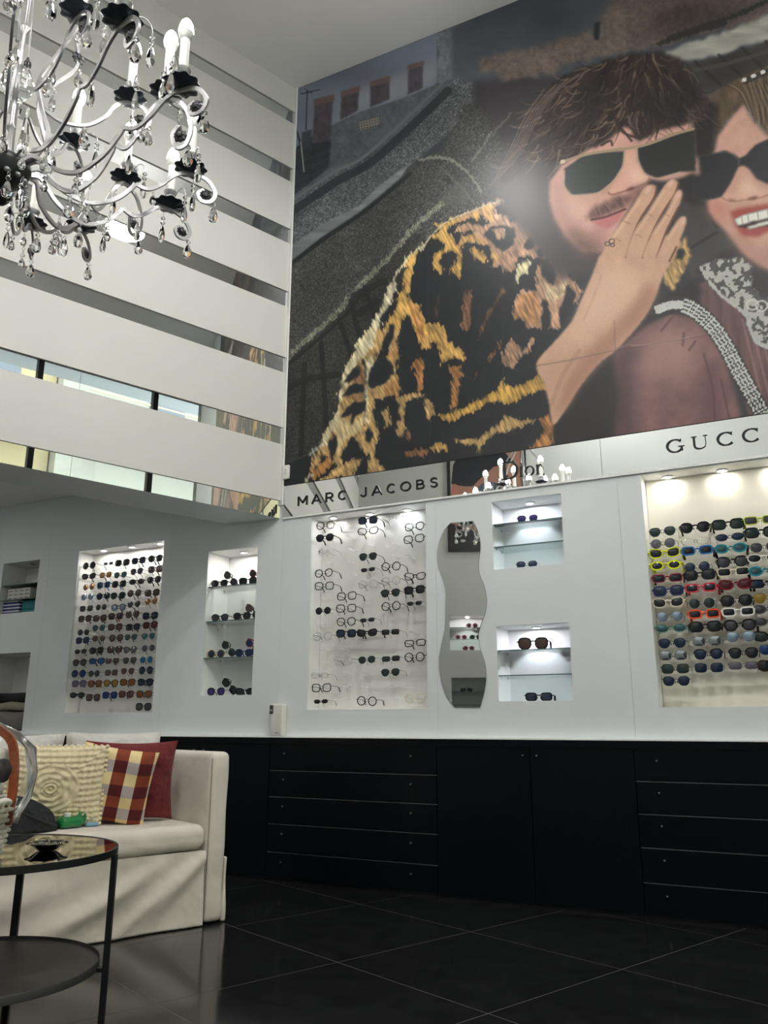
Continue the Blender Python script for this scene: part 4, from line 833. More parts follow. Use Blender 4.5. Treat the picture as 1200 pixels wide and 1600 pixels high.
Z(Q1, K1_, [(650, 105), (720, 90), (790, 65), (870, 35), (952, 10), (952, 25), (880, 60), (800, 90), (760, 110), (750, 150), (790, 200), (800, 240), (840, 250), (880, 210), (952, 180), (952, 215), (880, 240), (850, 270), (860, 340), (865, 400), (860, 470), (840, 495), (790, 455), (790, 410), (830, 390), (845, 330), (820, 290), (780, 280), (730, 310), (690, 360), (690, 400), (720, 430), (700, 450), (650, 410), (645, 380), (680, 320), (740, 280), (740, 240), (690, 195), (640, 200), (600, 238), (630, 190), (680, 165), (720, 130), (700, 105)], GLD, fur=2.5)
Z(Q1, K1_, [(820, 150), (870, 125), (952, 142), (952, 118), (860, 106), (830, 128)], TAN, fur=2); Z(Q1, K1_, [(880, 620), (920, 600), (935, 660), (910, 760), (915, 840), (890, 880), (865, 840), (890, 740)], RST, .9); Z(Q1, K1_, [(680, 640), (700, 600), (690, 800), (660, 800)], RST, .5)
Z(Q2, K1_, [(0, 130), (60, 105), (160, 70), (230, 35), (310, 10), (310, 30), (240, 70), (250, 120), (350, 140), (380, 190), (420, 150), (490, 110), (540, 140), (600, 230), (620, 280), (660, 340), (690, 380), (740, 470), (800, 590), (850, 640), (890, 690), (880, 740), (845, 790), (840, 760), (850, 700), (800, 640), (770, 720), (740, 800), (735, 960), (660, 960), (665, 880), (640, 760), (610, 740), (600, 780), (600, 960), (500, 960), (450, 880), (395, 905), (400, 800), (430, 720), (460, 690), (560, 690), (575, 600), (560, 540), (590, 500), (600, 560), (650, 620), (690, 650), (705, 590), (690, 500), (660, 440), (620, 450), (570, 440), (500, 420), (440, 430), (405, 470), (380, 540), (330, 540), (320, 500), (250, 505), (250, 450), (215, 360), (160, 330), (100, 315), (40, 320), (0, 340), (0, 290), (80, 270), (130, 240), (80, 230), (0, 240), (0, 200), (100, 200), (170, 215), (230, 190), (170, 120), (100, 120), (0, 160)], PNK, fur=2.5)
Z(Q2, K1_, [(0, 285), (80, 265), (170, 300), (250, 400), (300, 440), (250, 505), (215, 360), (100, 315), (0, 340)], GLD, .8); Z(Q2, K1_, [(160, 70), (230, 35), (250, 120), (230, 190), (170, 120)], GLD, .7); Z(Q2, K1_, [(395, 905), (430, 720), (560, 690), (600, 800), (560, 960), (450, 890)], ORG, .6); Z(Q2, K1_, [(600, 600), (700, 660), (800, 600), (760, 720), (700, 760), (640, 740)], (186, 168, 134), .7)
for h in ([(170, 270), (230, 210), (310, 195), (400, 230), (410, 290), (370, 360), (320, 400), (270, 370), (220, 320)], [(470, 360), (490, 300), (540, 290), (555, 330), (530, 375), (490, 380)], [(560, 390), (610, 370), (620, 430), (580, 440)], [(590, 480), (650, 450), (690, 520), (705, 590), (690, 650), (640, 610), (600, 560)], [(600, 780), (630, 750), (665, 860), (660, 960), (605, 960)], [(790, 640), (850, 700), (840, 800), (820, 960), (740, 960), (745, 850), (770, 720)]): Z(Q2, K1_, h, BLK, fur=2.5, tex=False)
for h, c in (([(240, 235), (310, 235), (322, 290), (280, 292)], PNK), ([(75, 370), (110, 370), (180, 420), (180, 460), (140, 460), (90, 410)], GLD), ([(75, 120), (130, 95), (140, 150), (90, 152)], GLD)): Z(Q2, K1_, h, c, fur=2.5)
Z(Q2, K1_, [(420, 510), (470, 475), (530, 470), (510, 510), (490, 530), (500, 555), (450, 560), (405, 620), (410, 580)], (206, 196, 156), fur=2); Z(Q2, K1_, [(45, 710), (75, 720), (70, 850), (60, 960), (20, 960), (40, 800)], RST, .7); Z(Q2, K1_, [(310, 640), (330, 690), (250, 800), (190, 920), (160, 945), (200, 840), (280, 740)], RST, .8)
Z(Q3, K1_, [(490, 0), (560, -20), (640, -20), (600, 60), (600, 130), (570, 150), (560, 200), (590, 210), (640, 170), (660, 120), (650, 90), (700, 20), (715, -20), (715, 120), (730, 180), (700, 240), (715, 260), (690, 300), (720, 330), (725, 460), (650, 465), (560, 490), (530, 540), (540, 640), (570, 740), (560, 820), (530, 870), (480, 890), (465, 850), (440, 870), (400, 800), (440, 740), (400, 760), (350, 810), (310, 880), (290, 930), (300, 980), (250, 960), (270, 880), (270, 740), (240, 760), (200, 830), (215, 920), (160, 910), (160, 830), (130, 960), (90, 1010), (110, 920), (150, 830), (190, 730), (230, 660), (280, 560), (290, 480), (300, 400), (320, 300), (370, 200), (430, 90)], TAN, fur=3)
Z(Q3, K1_, [(490, 0), (560, -20), (520, 100), (470, 180), (430, 200), (360, 300), (300, 480), (290, 600), (240, 720), (170, 840), (150, 830), (230, 660), (280, 560), (290, 480), (320, 300), (370, 200), (430, 90)], CRM, .9, fur=2.5); Z(Q3, K1_, [(500, 200), (540, 170), (510, 300), (490, 500), (490, 660), (480, 660), (482, 400)], CRM, .9, fur=2); Z(Q3, K1_, [(240, 720), (290, 620), (380, 690), (470, 610), (440, 720), (330, 800), (270, 900), (270, 760)], CRM, .55); Z(Q3, K1_, [(640, 380), (720, 330), (725, 460), (620, 465)], ORG, .7); Z(Q3, K1_, [(640, 170), (715, 120), (730, 180), (700, 240)], ORG, .6)
for h in ([(340, 330), (380, 270), (430, 235), (460, 280), (450, 310), (400, 350), (320, 380)], [(300, 480), (350, 410), (400, 370), (470, 385), (475, 440), (380, 460)], [(295, 640), (330, 570), (400, 510), (475, 510), (475, 580), (420, 610), (370, 690), (380, 600), (330, 630)], [(445, 195), (480, 210), (490, 330), (480, 420), (470, 260)], [(474, 420), (482, 430), (480, 690), (470, 700), (470, 500)], [(510, 290), (540, 220), (620, 170), (690, 250), (690, 300), (640, 370), (530, 415), (500, 400)], [(470, 740), (500, 710), (540, 750), (520, 820), (480, 800)], [(320, 880), (380, 770), (440, 830), (450, 900), (330, 960)], [(200, 830), (260, 750), (270, 830), (240, 930), (220, 930)], [(600, 130), (615, 40), (680, 0), (690, 40), (640, 120)]): Z(Q3, K1_, h, BLK, fur=2.5, tex=False)
Z(Q3, K1_, [(420, 240), (470, 280), (470, 380), (380, 360), (440, 300)], RST, .8); Z(Q3, K1_, [(330, 480), (470, 440), (478, 500), (400, 505)], RST, .6)
for h, c in (([(720, 480), (780, 480), (880, 450), (900, 470), (800, 490), (770, 510), (765, 620), (770, 720), (740, 770), (715, 740), (745, 640), (730, 540)], TAN), ([(610, 575), (650, 570), (665, 660), (640, 705), (620, 640)], TAN), ([(850, 210), (890, 190), (905, 260), (890, 420), (870, 440), (880, 350), (855, 290)], ORG), ([(890, -20), (960, -20), (960, 100), (900, 120)], ORG), ([(770, 885), (900, 875), (940, 890), (900, 910), (790, 915)], RST), ([(90, 1040), (130, 990), (220, 930), (215, 990), (150, 1050), (95, 1085)], ORG), ([(140, 1108), (240, 1040), (340, 970), (460, 930), (400, 1010), (370, 1060), (330, 1075), (290, 1050), (200, 1104)], TAN), ([(500, 1050), (520, 960), (530, 870), (550, 860), (545, 930), (580, 990), (640, 1020), (600, 1030), (540, 1045)], TAN), ([(790, 740), (800, 800), (812, 770)], RST)): Z(Q3, K1_, h, c)
Z(Q3, K1_, [(30, 1100), (70, 1060), (40, 1110)], CRM, fur=1); Z(Q3, K1_, [(65, 905), (140, 830), (145, 842), (90, 900)], (150, 150, 140), fur=1)
for h, c in (([(0, 60), (60, 30), (110, 30), (150, 70), (150, 130), (200, 180), (260, 210), (290, 270), (240, 250), (160, 260), (130, 300), (125, 200), (90, 140), (40, 150), (0, 200)], GLD), ([(190, 320), (260, 310), (240, 340), (275, 370), (240, 390), (240, 560), (190, 610), (210, 540), (200, 470), (215, 400)], ORG), ([(20, 540), (60, 560), (85, 620), (45, 660), (30, 610)], TAN), ([(110, 640), (180, 640), (220, 620), (300, 610), (360, 550), (430, 520), (500, 490), (550, 400), (550, 440), (600, 460), (700, 430), (780, 390), (800, 350), (830, 460), (760, 480), (700, 500), (640, 550), (560, 560), (500, 540), (400, 570), (320, 620), (260, 640), (190, 690), (140, 660)], (190, 150, 76)), ([(220, 810), (330, 820), (410, 790), (470, 740), (550, 690), (560, 650), (590, 650), (640, 680), (750, 680), (680, 710), (560, 750), (470, 760), (420, 810), (390, 860), (385, 890), (375, 840), (310, 840)], TAN), ([(65, 860), (110, 830), (170, 870), (120, 882)], GLD), ([(0, 880), (30, 890), (10, 912)], RST), ([(800, 680), (840, 655), (880, 690), (870, 780), (880, 840), (740, 872), (790, 800), (830, 750)], ORG), ([(535, 290), (560, 200), (600, 140), (640, 170), (680, 220), (740, 130), (740, 170), (700, 230), (660, 240), (610, 320), (580, 310)], PNK), ([(270, 20), (310, 0), (300, 70)], RST)): Z(Q4, K4_, h, c)
for pts, w in (([(430, 300), (480, 230), (530, 150)], 16), ([(385, 130), (410, 30)], 12), ([(345, 410), (370, 370)], 14)): line([(660 + x / K4_, 500 + y / K4_) for x, y in pts], w / K4_, RST, .9, fur=5, sm=False, tex=FUR)
line([(783, 313), (742, 328), (702, 344), (678, 364), (662, 384)], 2.2, CRM, .8, fur=2)
# --- dark gap and dress
poly([(955, 555), (985, 525), (1010, 495), (1030, 470), (1080, 440), (1120, 440), (1000, 600), (985, 690), (865, 700), (866, 660), (905, 600)], (34, 31, 33), 2)
poly([(470, 520), (560, 440), (640, 378), (740, 330), (860, 350), (945, 435), (1005, 560), (1045, 700), (1100, 900), (480, 930), (500, 700)], (126, 92, 90), 3, tex=0.85 + .3 * N_MID, off=Dc)
poly([(610, 500), (700, 420), (800, 400), (860, 440), (880, 540), (820, 620), (680, 640), (600, 590)], (170, 134, 126), 12, .75, off=Dc); poly([(470, 530), (560, 470), (560, 640), (570, 920), (470, 930)], (62, 46, 48), 10, .8, off=Dc); poly([(900, 560), (960, 560), (990, 860), (900, 870)], (92, 62, 64), 8, .6, off=Dc)
for pts in ([(700, 410), (750, 350)], [(800, 480), (806, 420)], [(830, 500), (860, 460)], [(900, 520), (940, 680), (950, 820)], [(980, 640), (1020, 830)]): line(pts, 4, (84, 58, 60), .6, off=Dc)
line([(560, 480), (700, 470), (830, 440)], 2.4, (180, 150, 142), .4, off=Dc)
poly([(850, 190), (960, 170), (1100, 330), (1150, 480), (1290, 540), (1800, 500), (1800, 900), (1130, 900), (1050, 590), (930, 390)], (98, 72, 70), 2, off=Dc, tex=0.75 + .5 * vnoise(7, 60, 2, 71))
poly([(660, 300), (740, 240), (860, 180), (900, 230), (830, 290), (740, 290)], (34, 31, 33), 4, off=Dc)
for q in range(7): line([(1080 + q * 42, 360 + q * 22), (1130 + q * 42, 560 + q * 20), (1190 + q * 36, 800)], 4, (156, 120, 114), .5, off=Dc)
line([(680, 312), (760, 288), (840, 306), (930, 378), (1000, 478), (1060, 590), (1120, 700), (1190, 830)], 27, (44, 42, 44), off=Dc)
strap = curve([(226.7, 104), (253, 96), (280, 102), (310, 126), (333, 159), (353, 197), (373, 233), (397, 277)], 12)
for i in range(0, len(strap) - 1):
    (x, y), (x2, y2) = strap[i], strap[i + 1]; l = math.hypot(x2 - x, y2 - y) or 1; nx_, ny_ = -(y2 - y) / l, (x2 - x) / l
    for q in (-9, -3, 3, 9):
        j = 1.2 * ((i * 7 + q) % 3 - 1); poly(ell(800 + x + nx_ * q * (1 if i > 18 else .5) + j, 380 + y + ny_ * q * (1 if i > 18 else .5), 2.4, 1.9, i * 20, 8), (196, 197, 192) if (i * 5 + q * 7) % 5 else (104, 104, 106), 0)
# --- woman's neck, collar
poly([(1060, -20), (1500, -60), (1500, 130), (1200, 240), (1130, 180), (1090, 60)], (150, 112, 100), 3, off=Dc)
poly([(860, 130), (960, 60), (1060, 10), (1100, 70), (1160, 110), (1240, 130), (1240, 260), (1140, 260), (960, 220)], (40, 36, 38), 3, off=Dc)
LACE = np.where(vnoise(6, 6, 2, 81) > .47, 1.0, 0.42)
poly([(880, 112), (950, 78), (1080, 68), (1130, 112), (1120, 200), (1180, 260), (1290, 250), (1800, 160), (1800, 480), (1290, 520), (1200, 492), (1140, 460), (1108, 380), (1090, 332), (1000, 262), (900, 172)], (176, 176, 170), 1, tex=LACE, off=Dc, wob=3)
line([(884, 116), (940, 200), (1004, 262), (1092, 332), (1112, 390), (1142, 460), (1200, 490), (1290, 516)], 4.5, (188, 188, 182), .9, off=Dc, fur=2)
for e in (ell(1176, 476, 9, 8), ell(1190, 478, 9, 8)): line(e + [e[0]], 2.2, (208, 208, 200), sm=False)
# --- woman's face
SKW = (198, 154, 138)
poly([(890, 470), (1000, 400), (1100, 350), (1200, 305), (1800, 60), (1900, 700), (1500, 800), (1200, 660), (1150, 570), (1100, 500), (1010, 560), (960, 650), (935, 725), (880, 735), (862, 560)], (86, 72, 58), 2, off=Bc, tex=0.7 + .6 * vnoise(10, 22, 3, 91))
poly([(940, 722), (962, 640), (1020, 562), (1086, 486), (1130, 560), (1200, 640), (1700, 620), (1800, 1200), (1500, 1290), (1250, 1290), (1080, 1185), (1000, 1085), (952, 1032), (920, 985), (916, 940), (960, 918)], SKW, 2, off=Bc, tex=0.93 + .14 * N_MID)
poly([(916, 945), (960, 925), (1000, 960), (1010, 1040), (960, 1035), (925, 990)], (188, 122, 108), 6, .8, off=Bc); poly([(1000, 1080), (1080, 1100), (1150, 1160), (1300, 1180), (1300, 1290), (1080, 1190)], (160, 112, 98), 8, .7, off=Bc)
poly([(985, 912), (1030, 850), (1062, 790), (1092, 780), (1130, 862), (1200, 902), (1160, 930), (1080, 932), (1012, 946)], (214, 170, 148), 4, .9, off=Bc); line([(990, 930), (1030, 944), (1100, 936), (1170, 925), (1220, 905)], 3, (150, 96, 84), .5, off=Bc); poly(ell(800 + 1130 / 3, 928 / 3, 8, 2.8, -12), (104, 60, 54), 1, .8); poly(ell(800 + 1030 / 3, 938 / 3, 6, 2.2, 5), (120, 74, 66), 1, .6); poly([(1000, 900), (1060, 800), (1085, 792), (1060, 880), (1030, 925)], (178, 128, 112), 5, .6, off=Bc); poly([(1080, 850), (1120, 870), (1150, 900), (1110, 915), (1075, 895)], (232, 194, 172), 5, .8, off=Bc)
poly([(1020, 992), (1062, 978), (1200, 955), (1420, 930), (1420, 1060), (1200, 1085), (1150, 1112), (1078, 1104), (1050, 1062)], (158, 72, 64), 2, off=Bc); poly([(1042, 1030), (1082, 1008), (1200, 978), (1400, 955), (1400, 1020), (1200, 1060), (1110, 1072), (1062, 1064)], (44, 26, 26), 1, off=Bc)
poly([(1042, 1028), (1080, 1010), (1200, 978), (1400, 955), (1400, 1000), (1200, 1024), (1130, 1038), (1058, 1058)], (226, 226, 216), 1, off=Bc); poly([(1098, 1062), (1196, 1036), (1300, 1020), (1300, 1042), (1196, 1054), (1112, 1074)], (216, 216, 206), 1, off=Bc)
for x, y in ((1076, 1012), (1104, 1004), (1150, 992), (1196, 982)): line([(x, y), (x + 6, y + 38)], 2.2, (150, 140, 132), .7, off=Bc)
poly([(858, 732), (930, 722), (1000, 706), (1040, 722), (1066, 742), (1062, 780), (1024, 860), (980, 925), (930, 934), (860, 930)], (34, 35, 38), 1, off=Bc); poly([(1066, 740), (1092, 732), (1140, 680), (1200, 652), (1500, 600), (1560, 800), (1300, 880), (1200, 862), (1146, 838), (1108, 786), (1086, 776), (1060, 780)], (32, 33, 36), 1, off=Bc); line([(880, 734), (1000, 714), (1056, 744)], 2, (90, 90, 92), .5, off=Bc)
for q in range(16): line([(1000 + q * 22, 400 - q * 10 + (q % 3) * 8), (1060 + q * 16, 430 + q * 4), (1110 + q * 10, 520 + q * 10)], 2.0, (146, 124, 98) if q % 2 else (52, 44, 38), .55, off=Bc)
for q in range(12): line([(1100 + q * 10, 380 + q * 2), (1120 + q * 14, 460 + q * 6), (1140 + q * 18, 580 + q * 6)], 1.8, (160, 136, 108) if q % 2 else (60, 50, 42), .5, off=Bc)
for q in range(9): poly(ell(Bc[0] + (1088 + q * 22) / 3, (374 - q * 9) / 3, 4.2, 3.2, -25, 9), (214, 214, 208) if q % 2 == 0 else (50, 46, 44), 0)
line([(1085, 392), (1200, 345), (1320, 300)], 3, (40, 36, 34), .8, off=Bc)
# --- man's head
poly([(60, 760), (180, 740), (260, 740), (240, 900), (260, 1060), (400, 1190), (440, 1240), (330, 1300), (200, 1300), (60, 1100), (-60, 960)], (64, 60, 60), 6, off=Bc)
SK = (196, 152, 138)
poly([(178, 850), (236, 768), (420, 660), (520, 590), (610, 620), (860, 560), (880, 820), (700, 850), (648, 840), (600, 900), (560, 962), (500, 1060), (430, 1190), (330, 1180), (250, 1105), (200, 1020), (176, 940)], SK, 2, off=Bc, tex=0.94 + .12 * N_MID)
poly([(178, 860), (215, 830), (235, 930), (300, 1060), (400, 1150), (420, 1195), (330, 1180), (250, 1110), (195, 1010)], (168, 124, 112), 6, .8, off=Bc); poly([(250, 1090), (300, 1080), (400, 1130), (440, 1180), (400, 1240), (300, 1190)], (92, 72, 68), 7, .65, off=Bc, tex=STONE)
poly([(520, 722), (562, 704), (592, 782), (646, 830), (622, 862), (545, 892), (462, 912), (444, 892), (500, 822)], (212, 166, 146), 3, .9, off=Bc); line([(452, 902), (472, 912), (545, 890), (628, 858), (646, 834)], 3, (122, 76, 68), .6, off=Bc); poly(ell(800 + 556 / 3, 886 / 3, 7, 2.6, -20), (84, 50, 46), 1, .8); poly([(560, 880), (660, 850), (650, 880), (560, 960), (520, 960)], (112, 78, 72), 5, .7, off=Bc)
poly([(520, 724), (500, 822), (448, 892), (400, 905), (470, 850), (516, 780)], (158, 112, 98), 4, .7, off=Bc); poly([(560, 770), (606, 812), (636, 836), (604, 856), (556, 846)], (232, 196, 176), 5, .8, off=Bc); poly([(240, 930), (330, 930), (420, 960), (350, 1010), (290, 1030)], (212, 172, 158), 10, .6, off=Bc); poly([(360, 1070), (440, 1080), (420, 1140), (360, 1120)], (150, 108, 98), 7, .6, off=Bc); poly([(345, 1020), (390, 965), (500, 918), (562, 925), (532, 972), (440, 1008), (376, 1034)], (98, 72, 68), 3, .95, off=Bc, fur=4, tex=FUR + .1); poly([(376, 1032), (440, 1012), (530, 985), (500, 1038), (450, 1075), (400, 1062)], (186, 116, 114), 2, off=Bc); line([(372, 1030), (440, 1016), (532, 980)], 3.5, (92, 54, 54), .9, off=Bc)
poly([(845, 560), (930, 470), (965, 500), (940, 720), (860, 735), (860, 940), (910, 935), (840, 960), (780, 850), (860, 800)], (34, 31, 33), 3, off=Bc)
HAIR = [(-60, 760), (20, 690), (70, 590), (100, 480), (180, 400), (280, 330), (420, 286), (560, 250), (700, 240), (800, 286), (850, 350), (900, 440), (940, 500), (890, 560), (780, 590), (690, 610), (640, 640), (590, 660), (560, 600), (520, 590), (470, 640), (420, 672), (330, 712), (240, 760), (180, 765), (100, 745), (20, 830), (-40, 860)]
poly(HAIR, (48, 40, 37), 2, off=Bc, fur=6, tex=0.7 + .6 * vnoise(12, 26, 3, 95))
rh = random.Random(4)
HP = np.array(HAIR, float)
def inside(x, y, P):
    c = False
    for i in range(len(P)):
        (x1, y1), (x2, y2) = P[i], P[i - 1]
        if (y1 > y) != (y2 > y) and x < (x2 - x1) * (y - y1) / (y2 - y1) + x1: c = not c
    return c
k_ = 0
while k_ < 300:
    x, y = rh.uniform(-40, 930), rh.uniform(245, 800)
    if not inside(x, y, HAIR): continue
    k_ += 1; th = math.atan2(y - 190, (x - 640) * .8) + rh.uniform(-.5, .5); cv = rh.uniform(-.9, .9); L = rh.uniform(50, 130); pts = [(x, y)]
    for q in range(4): x += L / 4 * math.cos(th); y += L / 4 * math.sin(th); th += cv * .45 + (.22 if x < 500 else -.1); pts.append((x, y))
    if pts[-1][1] > 690 and pts[-1][0] > 330: continue
    t_ = rh.random(); c = (132, 114, 98) if t_ > .80 else ((92, 76, 66) if t_ > .52 else ((62, 51, 46) if t_ > .3 else (24, 21, 22)))
    line(pts, rh.uniform(2.0, 4.2), c, .62, off=Bc, w1=.8)
for q in range(16): line([(420 - q * 18, 300 + q * 8), (240 - q * 12, 400 + q * 10), (130 - q * 9, 540 + q * 10), (40 - q * 8, 720 + q * 8), (-30 - q * 6, 800 + q * 6)], 2.4, (136, 120, 106) if q % 3 == 0 else (70, 60, 55), .5, off=Bc, w1=.8)
for pts in ([(470, 500), (500, 580), (560, 660)], [(480, 560), (520, 620), (600, 650)], [(420, 680), (460, 660), (470, 680)], [(560, 600), (600, 640), (640, 620)]): line(pts, 4, (50, 40, 38), .8, off=Bc)
poly([(300, 430), (420, 380), (470, 480), (400, 560), (320, 620), (290, 560)], (34, 30, 31), 8, .6, off=Bc); poly([(560, 400), (800, 420), (880, 520), (760, 560), (620, 580)], (32, 28, 29), 8, .6, off=Bc)
poly([(246, 790), (330, 732), (384, 716), (527, 708), (518, 780), (472, 850), (402, 904), (282, 914), (246, 872)], (52, 58, 56), 1, off=Bc); poly([(586, 692), (750, 632), (856, 602), (862, 802), (790, 806), (682, 836), (622, 812), (592, 752)], (40, 42, 42), 1, off=Bc)
line([(228, 762), (340, 726), (470, 704), (580, 690), (660, 668), (760, 630), (850, 604)], 4.2, (156, 136, 112), off=Bc); line([(246, 800), (246, 872), (282, 914), (402, 904), (472, 850), (518, 780), (527, 712)], 1.8, (176, 158, 130), .9, off=Bc); line([(586, 694), (592, 752), (622, 812), (682, 836), (790, 806)], 1.8, (176, 158, 130), .9, off=Bc); poly([(228, 752), (250, 746), (250, 764), (230, 768)], (196, 180, 150), 0, off=Bc)
# --- hand
HS, HL, HD = (196, 156, 130), (214, 178, 152), (128, 88, 72)
poly([(1080, 20), (1130, 0), (1190, 40), (1150, 120), (1090, 160)], (170, 134, 90), 2, fur=4, tex=FUR) if False else None
poly([(1040, 400), (1072, 372), (1078, 400), (1066, 430), (1052, 455), (1038, 440)], (178, 146, 96), 1, fur=4, tex=FUR); poly(ell(1062, 396, 7, 9), (34, 32, 32), 1, fur=4)
poly(curve([(936, 400), (924, 432), (908, 468), (893, 502), (868, 532), (838, 568), (850, 600), (858, 632), (864, 664), (884, 640), (908, 602), (936, 568), (962, 548), (986, 522), (1010, 492), (1026, 460), (1038, 428), (1056, 396), (1060, 374), (1000, 360)]), HS, 1, tex=0.94 + .12 * N_MID)
poly([(960, 545), (1010, 490), (1028, 455), (1010, 440), (985, 480), (940, 530), (905, 560), (880, 600), (866, 650), (884, 640), (908, 602)], (162, 116, 96), 6, .8); poly([(945, 420), (985, 420), (1000, 450), (960, 490), (915, 520), (880, 545), (900, 500)], HL, 9, .8); poly([(846, 566), (900, 552), (915, 540), (880, 600), (862, 622), (856, 600)], (186, 146, 122), 6, .6)
line([(840, 570), (900, 562), (960, 545), (985, 538)], 1.6, (150, 116, 100), .6); line([(905, 548), (880, 585), (862, 630)], 7, (150, 108, 90), .3); line([(940, 430), (925, 470), (912, 500)], 4, (176, 136, 112), .3)
for pts in ([(938, 402), (950, 376), (973, 343), (995, 311), (1006, 293), (1018, 288), (1026, 294), (1021, 311), (1002, 340), (988, 370), (978, 402)], [(976, 402), (990, 362), (1012, 330), (1033, 297), (1044, 283), (1054, 280), (1060, 288), (1054, 304), (1036, 332), (1018, 366), (1004, 402)],
            [(1002, 402), (1020, 362), (1042, 328), (1054, 303), (1062, 296), (1066, 304), (1060, 324), (1042, 360), (1026, 402)], [(1024, 404), (1040, 372), (1054, 350), (1065, 338), (1072, 342), (1070, 356), (1057, 386), (1046, 408)]):
    poly(curve(pts + [pts[0]], 5), HS, 1, tex=0.95 + .1 * N_MID); c = curve(pts[1:4], 5); line([(x + 4.5, y + 2) for x, y in c], 4, HL, .5)
    line(curve(pts[6:], 5), 3.4, (104, 66, 54), .8)
for cx, cy, an in ((1013, 296, -55), (1048, 287, -55), (1060, 304, -65), (1067, 346, -60)): poly(ell(cx, cy, 6.5, 3.8, an), (216, 176, 160), 1, .9)
for pts in ([(976, 346), (984, 350)], [(1012, 334), (1020, 338)], [(960, 372), (970, 377)], [(994, 366), (1003, 371)], [(1040, 335), (1046, 338)]): line(pts, 1.6, HD, .5)
for e in (ell(949, 381, 3.6, 3.0), ell(956, 377, 4.2, 3.6), ell(957, 383, 3.2, 2.2)): line(e + [e[0]], 1.6, (70, 58, 56), .9, sm=False)
# --- joins between the printed sheets
for pts in ([(784, 280), (786, 560), (790, 720)], [(668, 390), (672, 600), (672, 735)], [(800, 580), (960, 548), (1130, 520)], [(960, 500), (964, 688)]): line(pts, 1.3, (60, 62, 64), .35, sm=False)
IMG *= (1 + 0.05 * (N_SPK - .5))[..., None]; IMG = np.clip(IMG, 0, 255) / 255
LIN = np.where(IMG <= 0.04045, IMG / 12.92, ((IMG + 0.055) / 1.055) ** 2.4) * 1.0
POSTER_GAIN = 0.99
LIN = np.clip(LIN * POSTER_GAIN, 0, 0.92)
pm = bpy.data.meshes.new('printed_sheet')
idx = np.arange(nx * nz).reshape(nz, nx); quads = np.stack([idx[:-1, :-1], idx[:-1, 1:], idx[1:, 1:], idx[1:, :-1]], -1).reshape(-1, 4)
pm.vertices.add(nx * nz); pm.vertices.foreach_set('co', np.stack([GX, np.full_like(GX, PY), GZ], -1).reshape(-1).astype(np.float32))
pm.loops.add(quads.size); pm.loops.foreach_set('vertex_index', quads.reshape(-1).astype(np.int32))
pm.polygons.add(len(quads)); pm.polygons.foreach_set('loop_start', np.arange(0, quads.size, 4, dtype=np.int32)); pm.update(calc_edges=True)
ca = pm.color_attributes.new('print', 'FLOAT_COLOR', 'POINT'); ca.data.foreach_set('color', np.concatenate([LIN, np.ones(LIN.shape[:2] + (1,))], -1).reshape(-1).astype(np.float32))
def print_mat(name, rough):
    m = bpy.data.materials.new(name); m.use_nodes = True; nt = m.node_tree; b = nt.nodes['Principled BSDF']; a = nt.nodes.new('ShaderNodeVertexColor'); a.layer_name = 'print'
    nt.links.new(a.outputs[0], b.inputs['Base Color']); b.inputs['Roughness'].default_value = rough; b.inputs['Specular IOR Level'].default_value = 0.4; return m
M_PRINTED = print_mat('poster_print', 0.40); pm.materials.append(M_PRINTED)
pt = tag(empty('wall_poster'), 'huge glossy fashion poster of two people in sunglasses, one in leopard fur', 'poster')
put('printed_sheet', pm, pt)
bk = MB(); bk.box((PX0 - 0.004, PY + 0.001, PZ0 - 0.003), (PX1 + 0.004, 0.005, PZ1 + 0.003)); bk.build('backing', M_LETTER, pt)

# plain generic portrait on the opposite wall, seen only in the mirrors
op = tag(empty('framed_portrait'), 'framed portrait poster of a dark-haired woman in glasses, seen in the mirror strip', 'poster'); op.matrix_world = RF
x0, x1, z0, z1 = -2.20, -1.168, 3.11, 5.0
f = MB(); f.box((x0, -0.03, z0), (x1, 0.0, z0 + 0.04)); f.box((x0, -0.03, z1 - 0.04), (x1, 0.0, z1)); f.box((x0, -0.03, z0 + 0.04), (x0 + 0.04, 0.0, z1 - 0.04)); f.box((x1 - 0.04, -0.03, z0 + 0.04), (x1, 0.0, z1 - 0.04)); f.build('frame', M_LETTER, op)
MB().box((x0 + 0.04, -0.006, z0 + 0.04), (x1 - 0.04, 0.0, z1 - 0.04)).build('picture_ground', mat('portrait_skin', srgb(158, 116, 98), 0.4), op)
def flat(pts, m, k, name): MB().prism(pts, -0.0062 - 0.0006 * k, -0.006 - 0.0006 * k + 0.0003).build(name, m, op)
M_HAIRB = mat('portrait_hair', srgb(30, 32, 38), 0.4); M_PALE = mat('portrait_backdrop', srgb(170, 174, 168), 0.4)
flat([(-1.212, 3.86), (-1.212, 4.955), (-1.60, 4.955), (-1.34, 4.62), (-1.26, 4.3), (-1.23, 4.0)], M_PALE, 0, 'backdrop')
flat([(-1.20 - 0.02, 4.02), (-1.25, 4.28), (-1.40, 4.52), (-1.62, 4.62), (-1.85, 4.52), (-2.05, 4.30), (-1.78, 4.24), (-1.62, 4.10), (-1.50, 3.98), (-1.40, 3.98), (-1.30, 4.0)], M_HAIRB, 1, 'hair')
flat([(-1.27 + 0.05 * math.cos(t), 3.93 + 0.085 * math.sin(t)) for t in np.linspace(0, 6.0, 18)], mat('portrait_ear', srgb(176, 116, 100), 0.4), 2, 'ear')
flat([(-1.72 + 0.15 * math.cos(t), 3.95 + 0.085 * math.sin(t)) for t in np.linspace(0, 6.0, 22)], mat('portrait_lens', srgb(52, 60, 78), 0.3), 3, 'glasses_lens')
flat([(-1.212, 3.155), (-2.155, 3.155), (-2.0, 3.20), (-1.62, 3.34), (-1.212, 3.48)], M_HAIRB, 1, 'dark_dress')
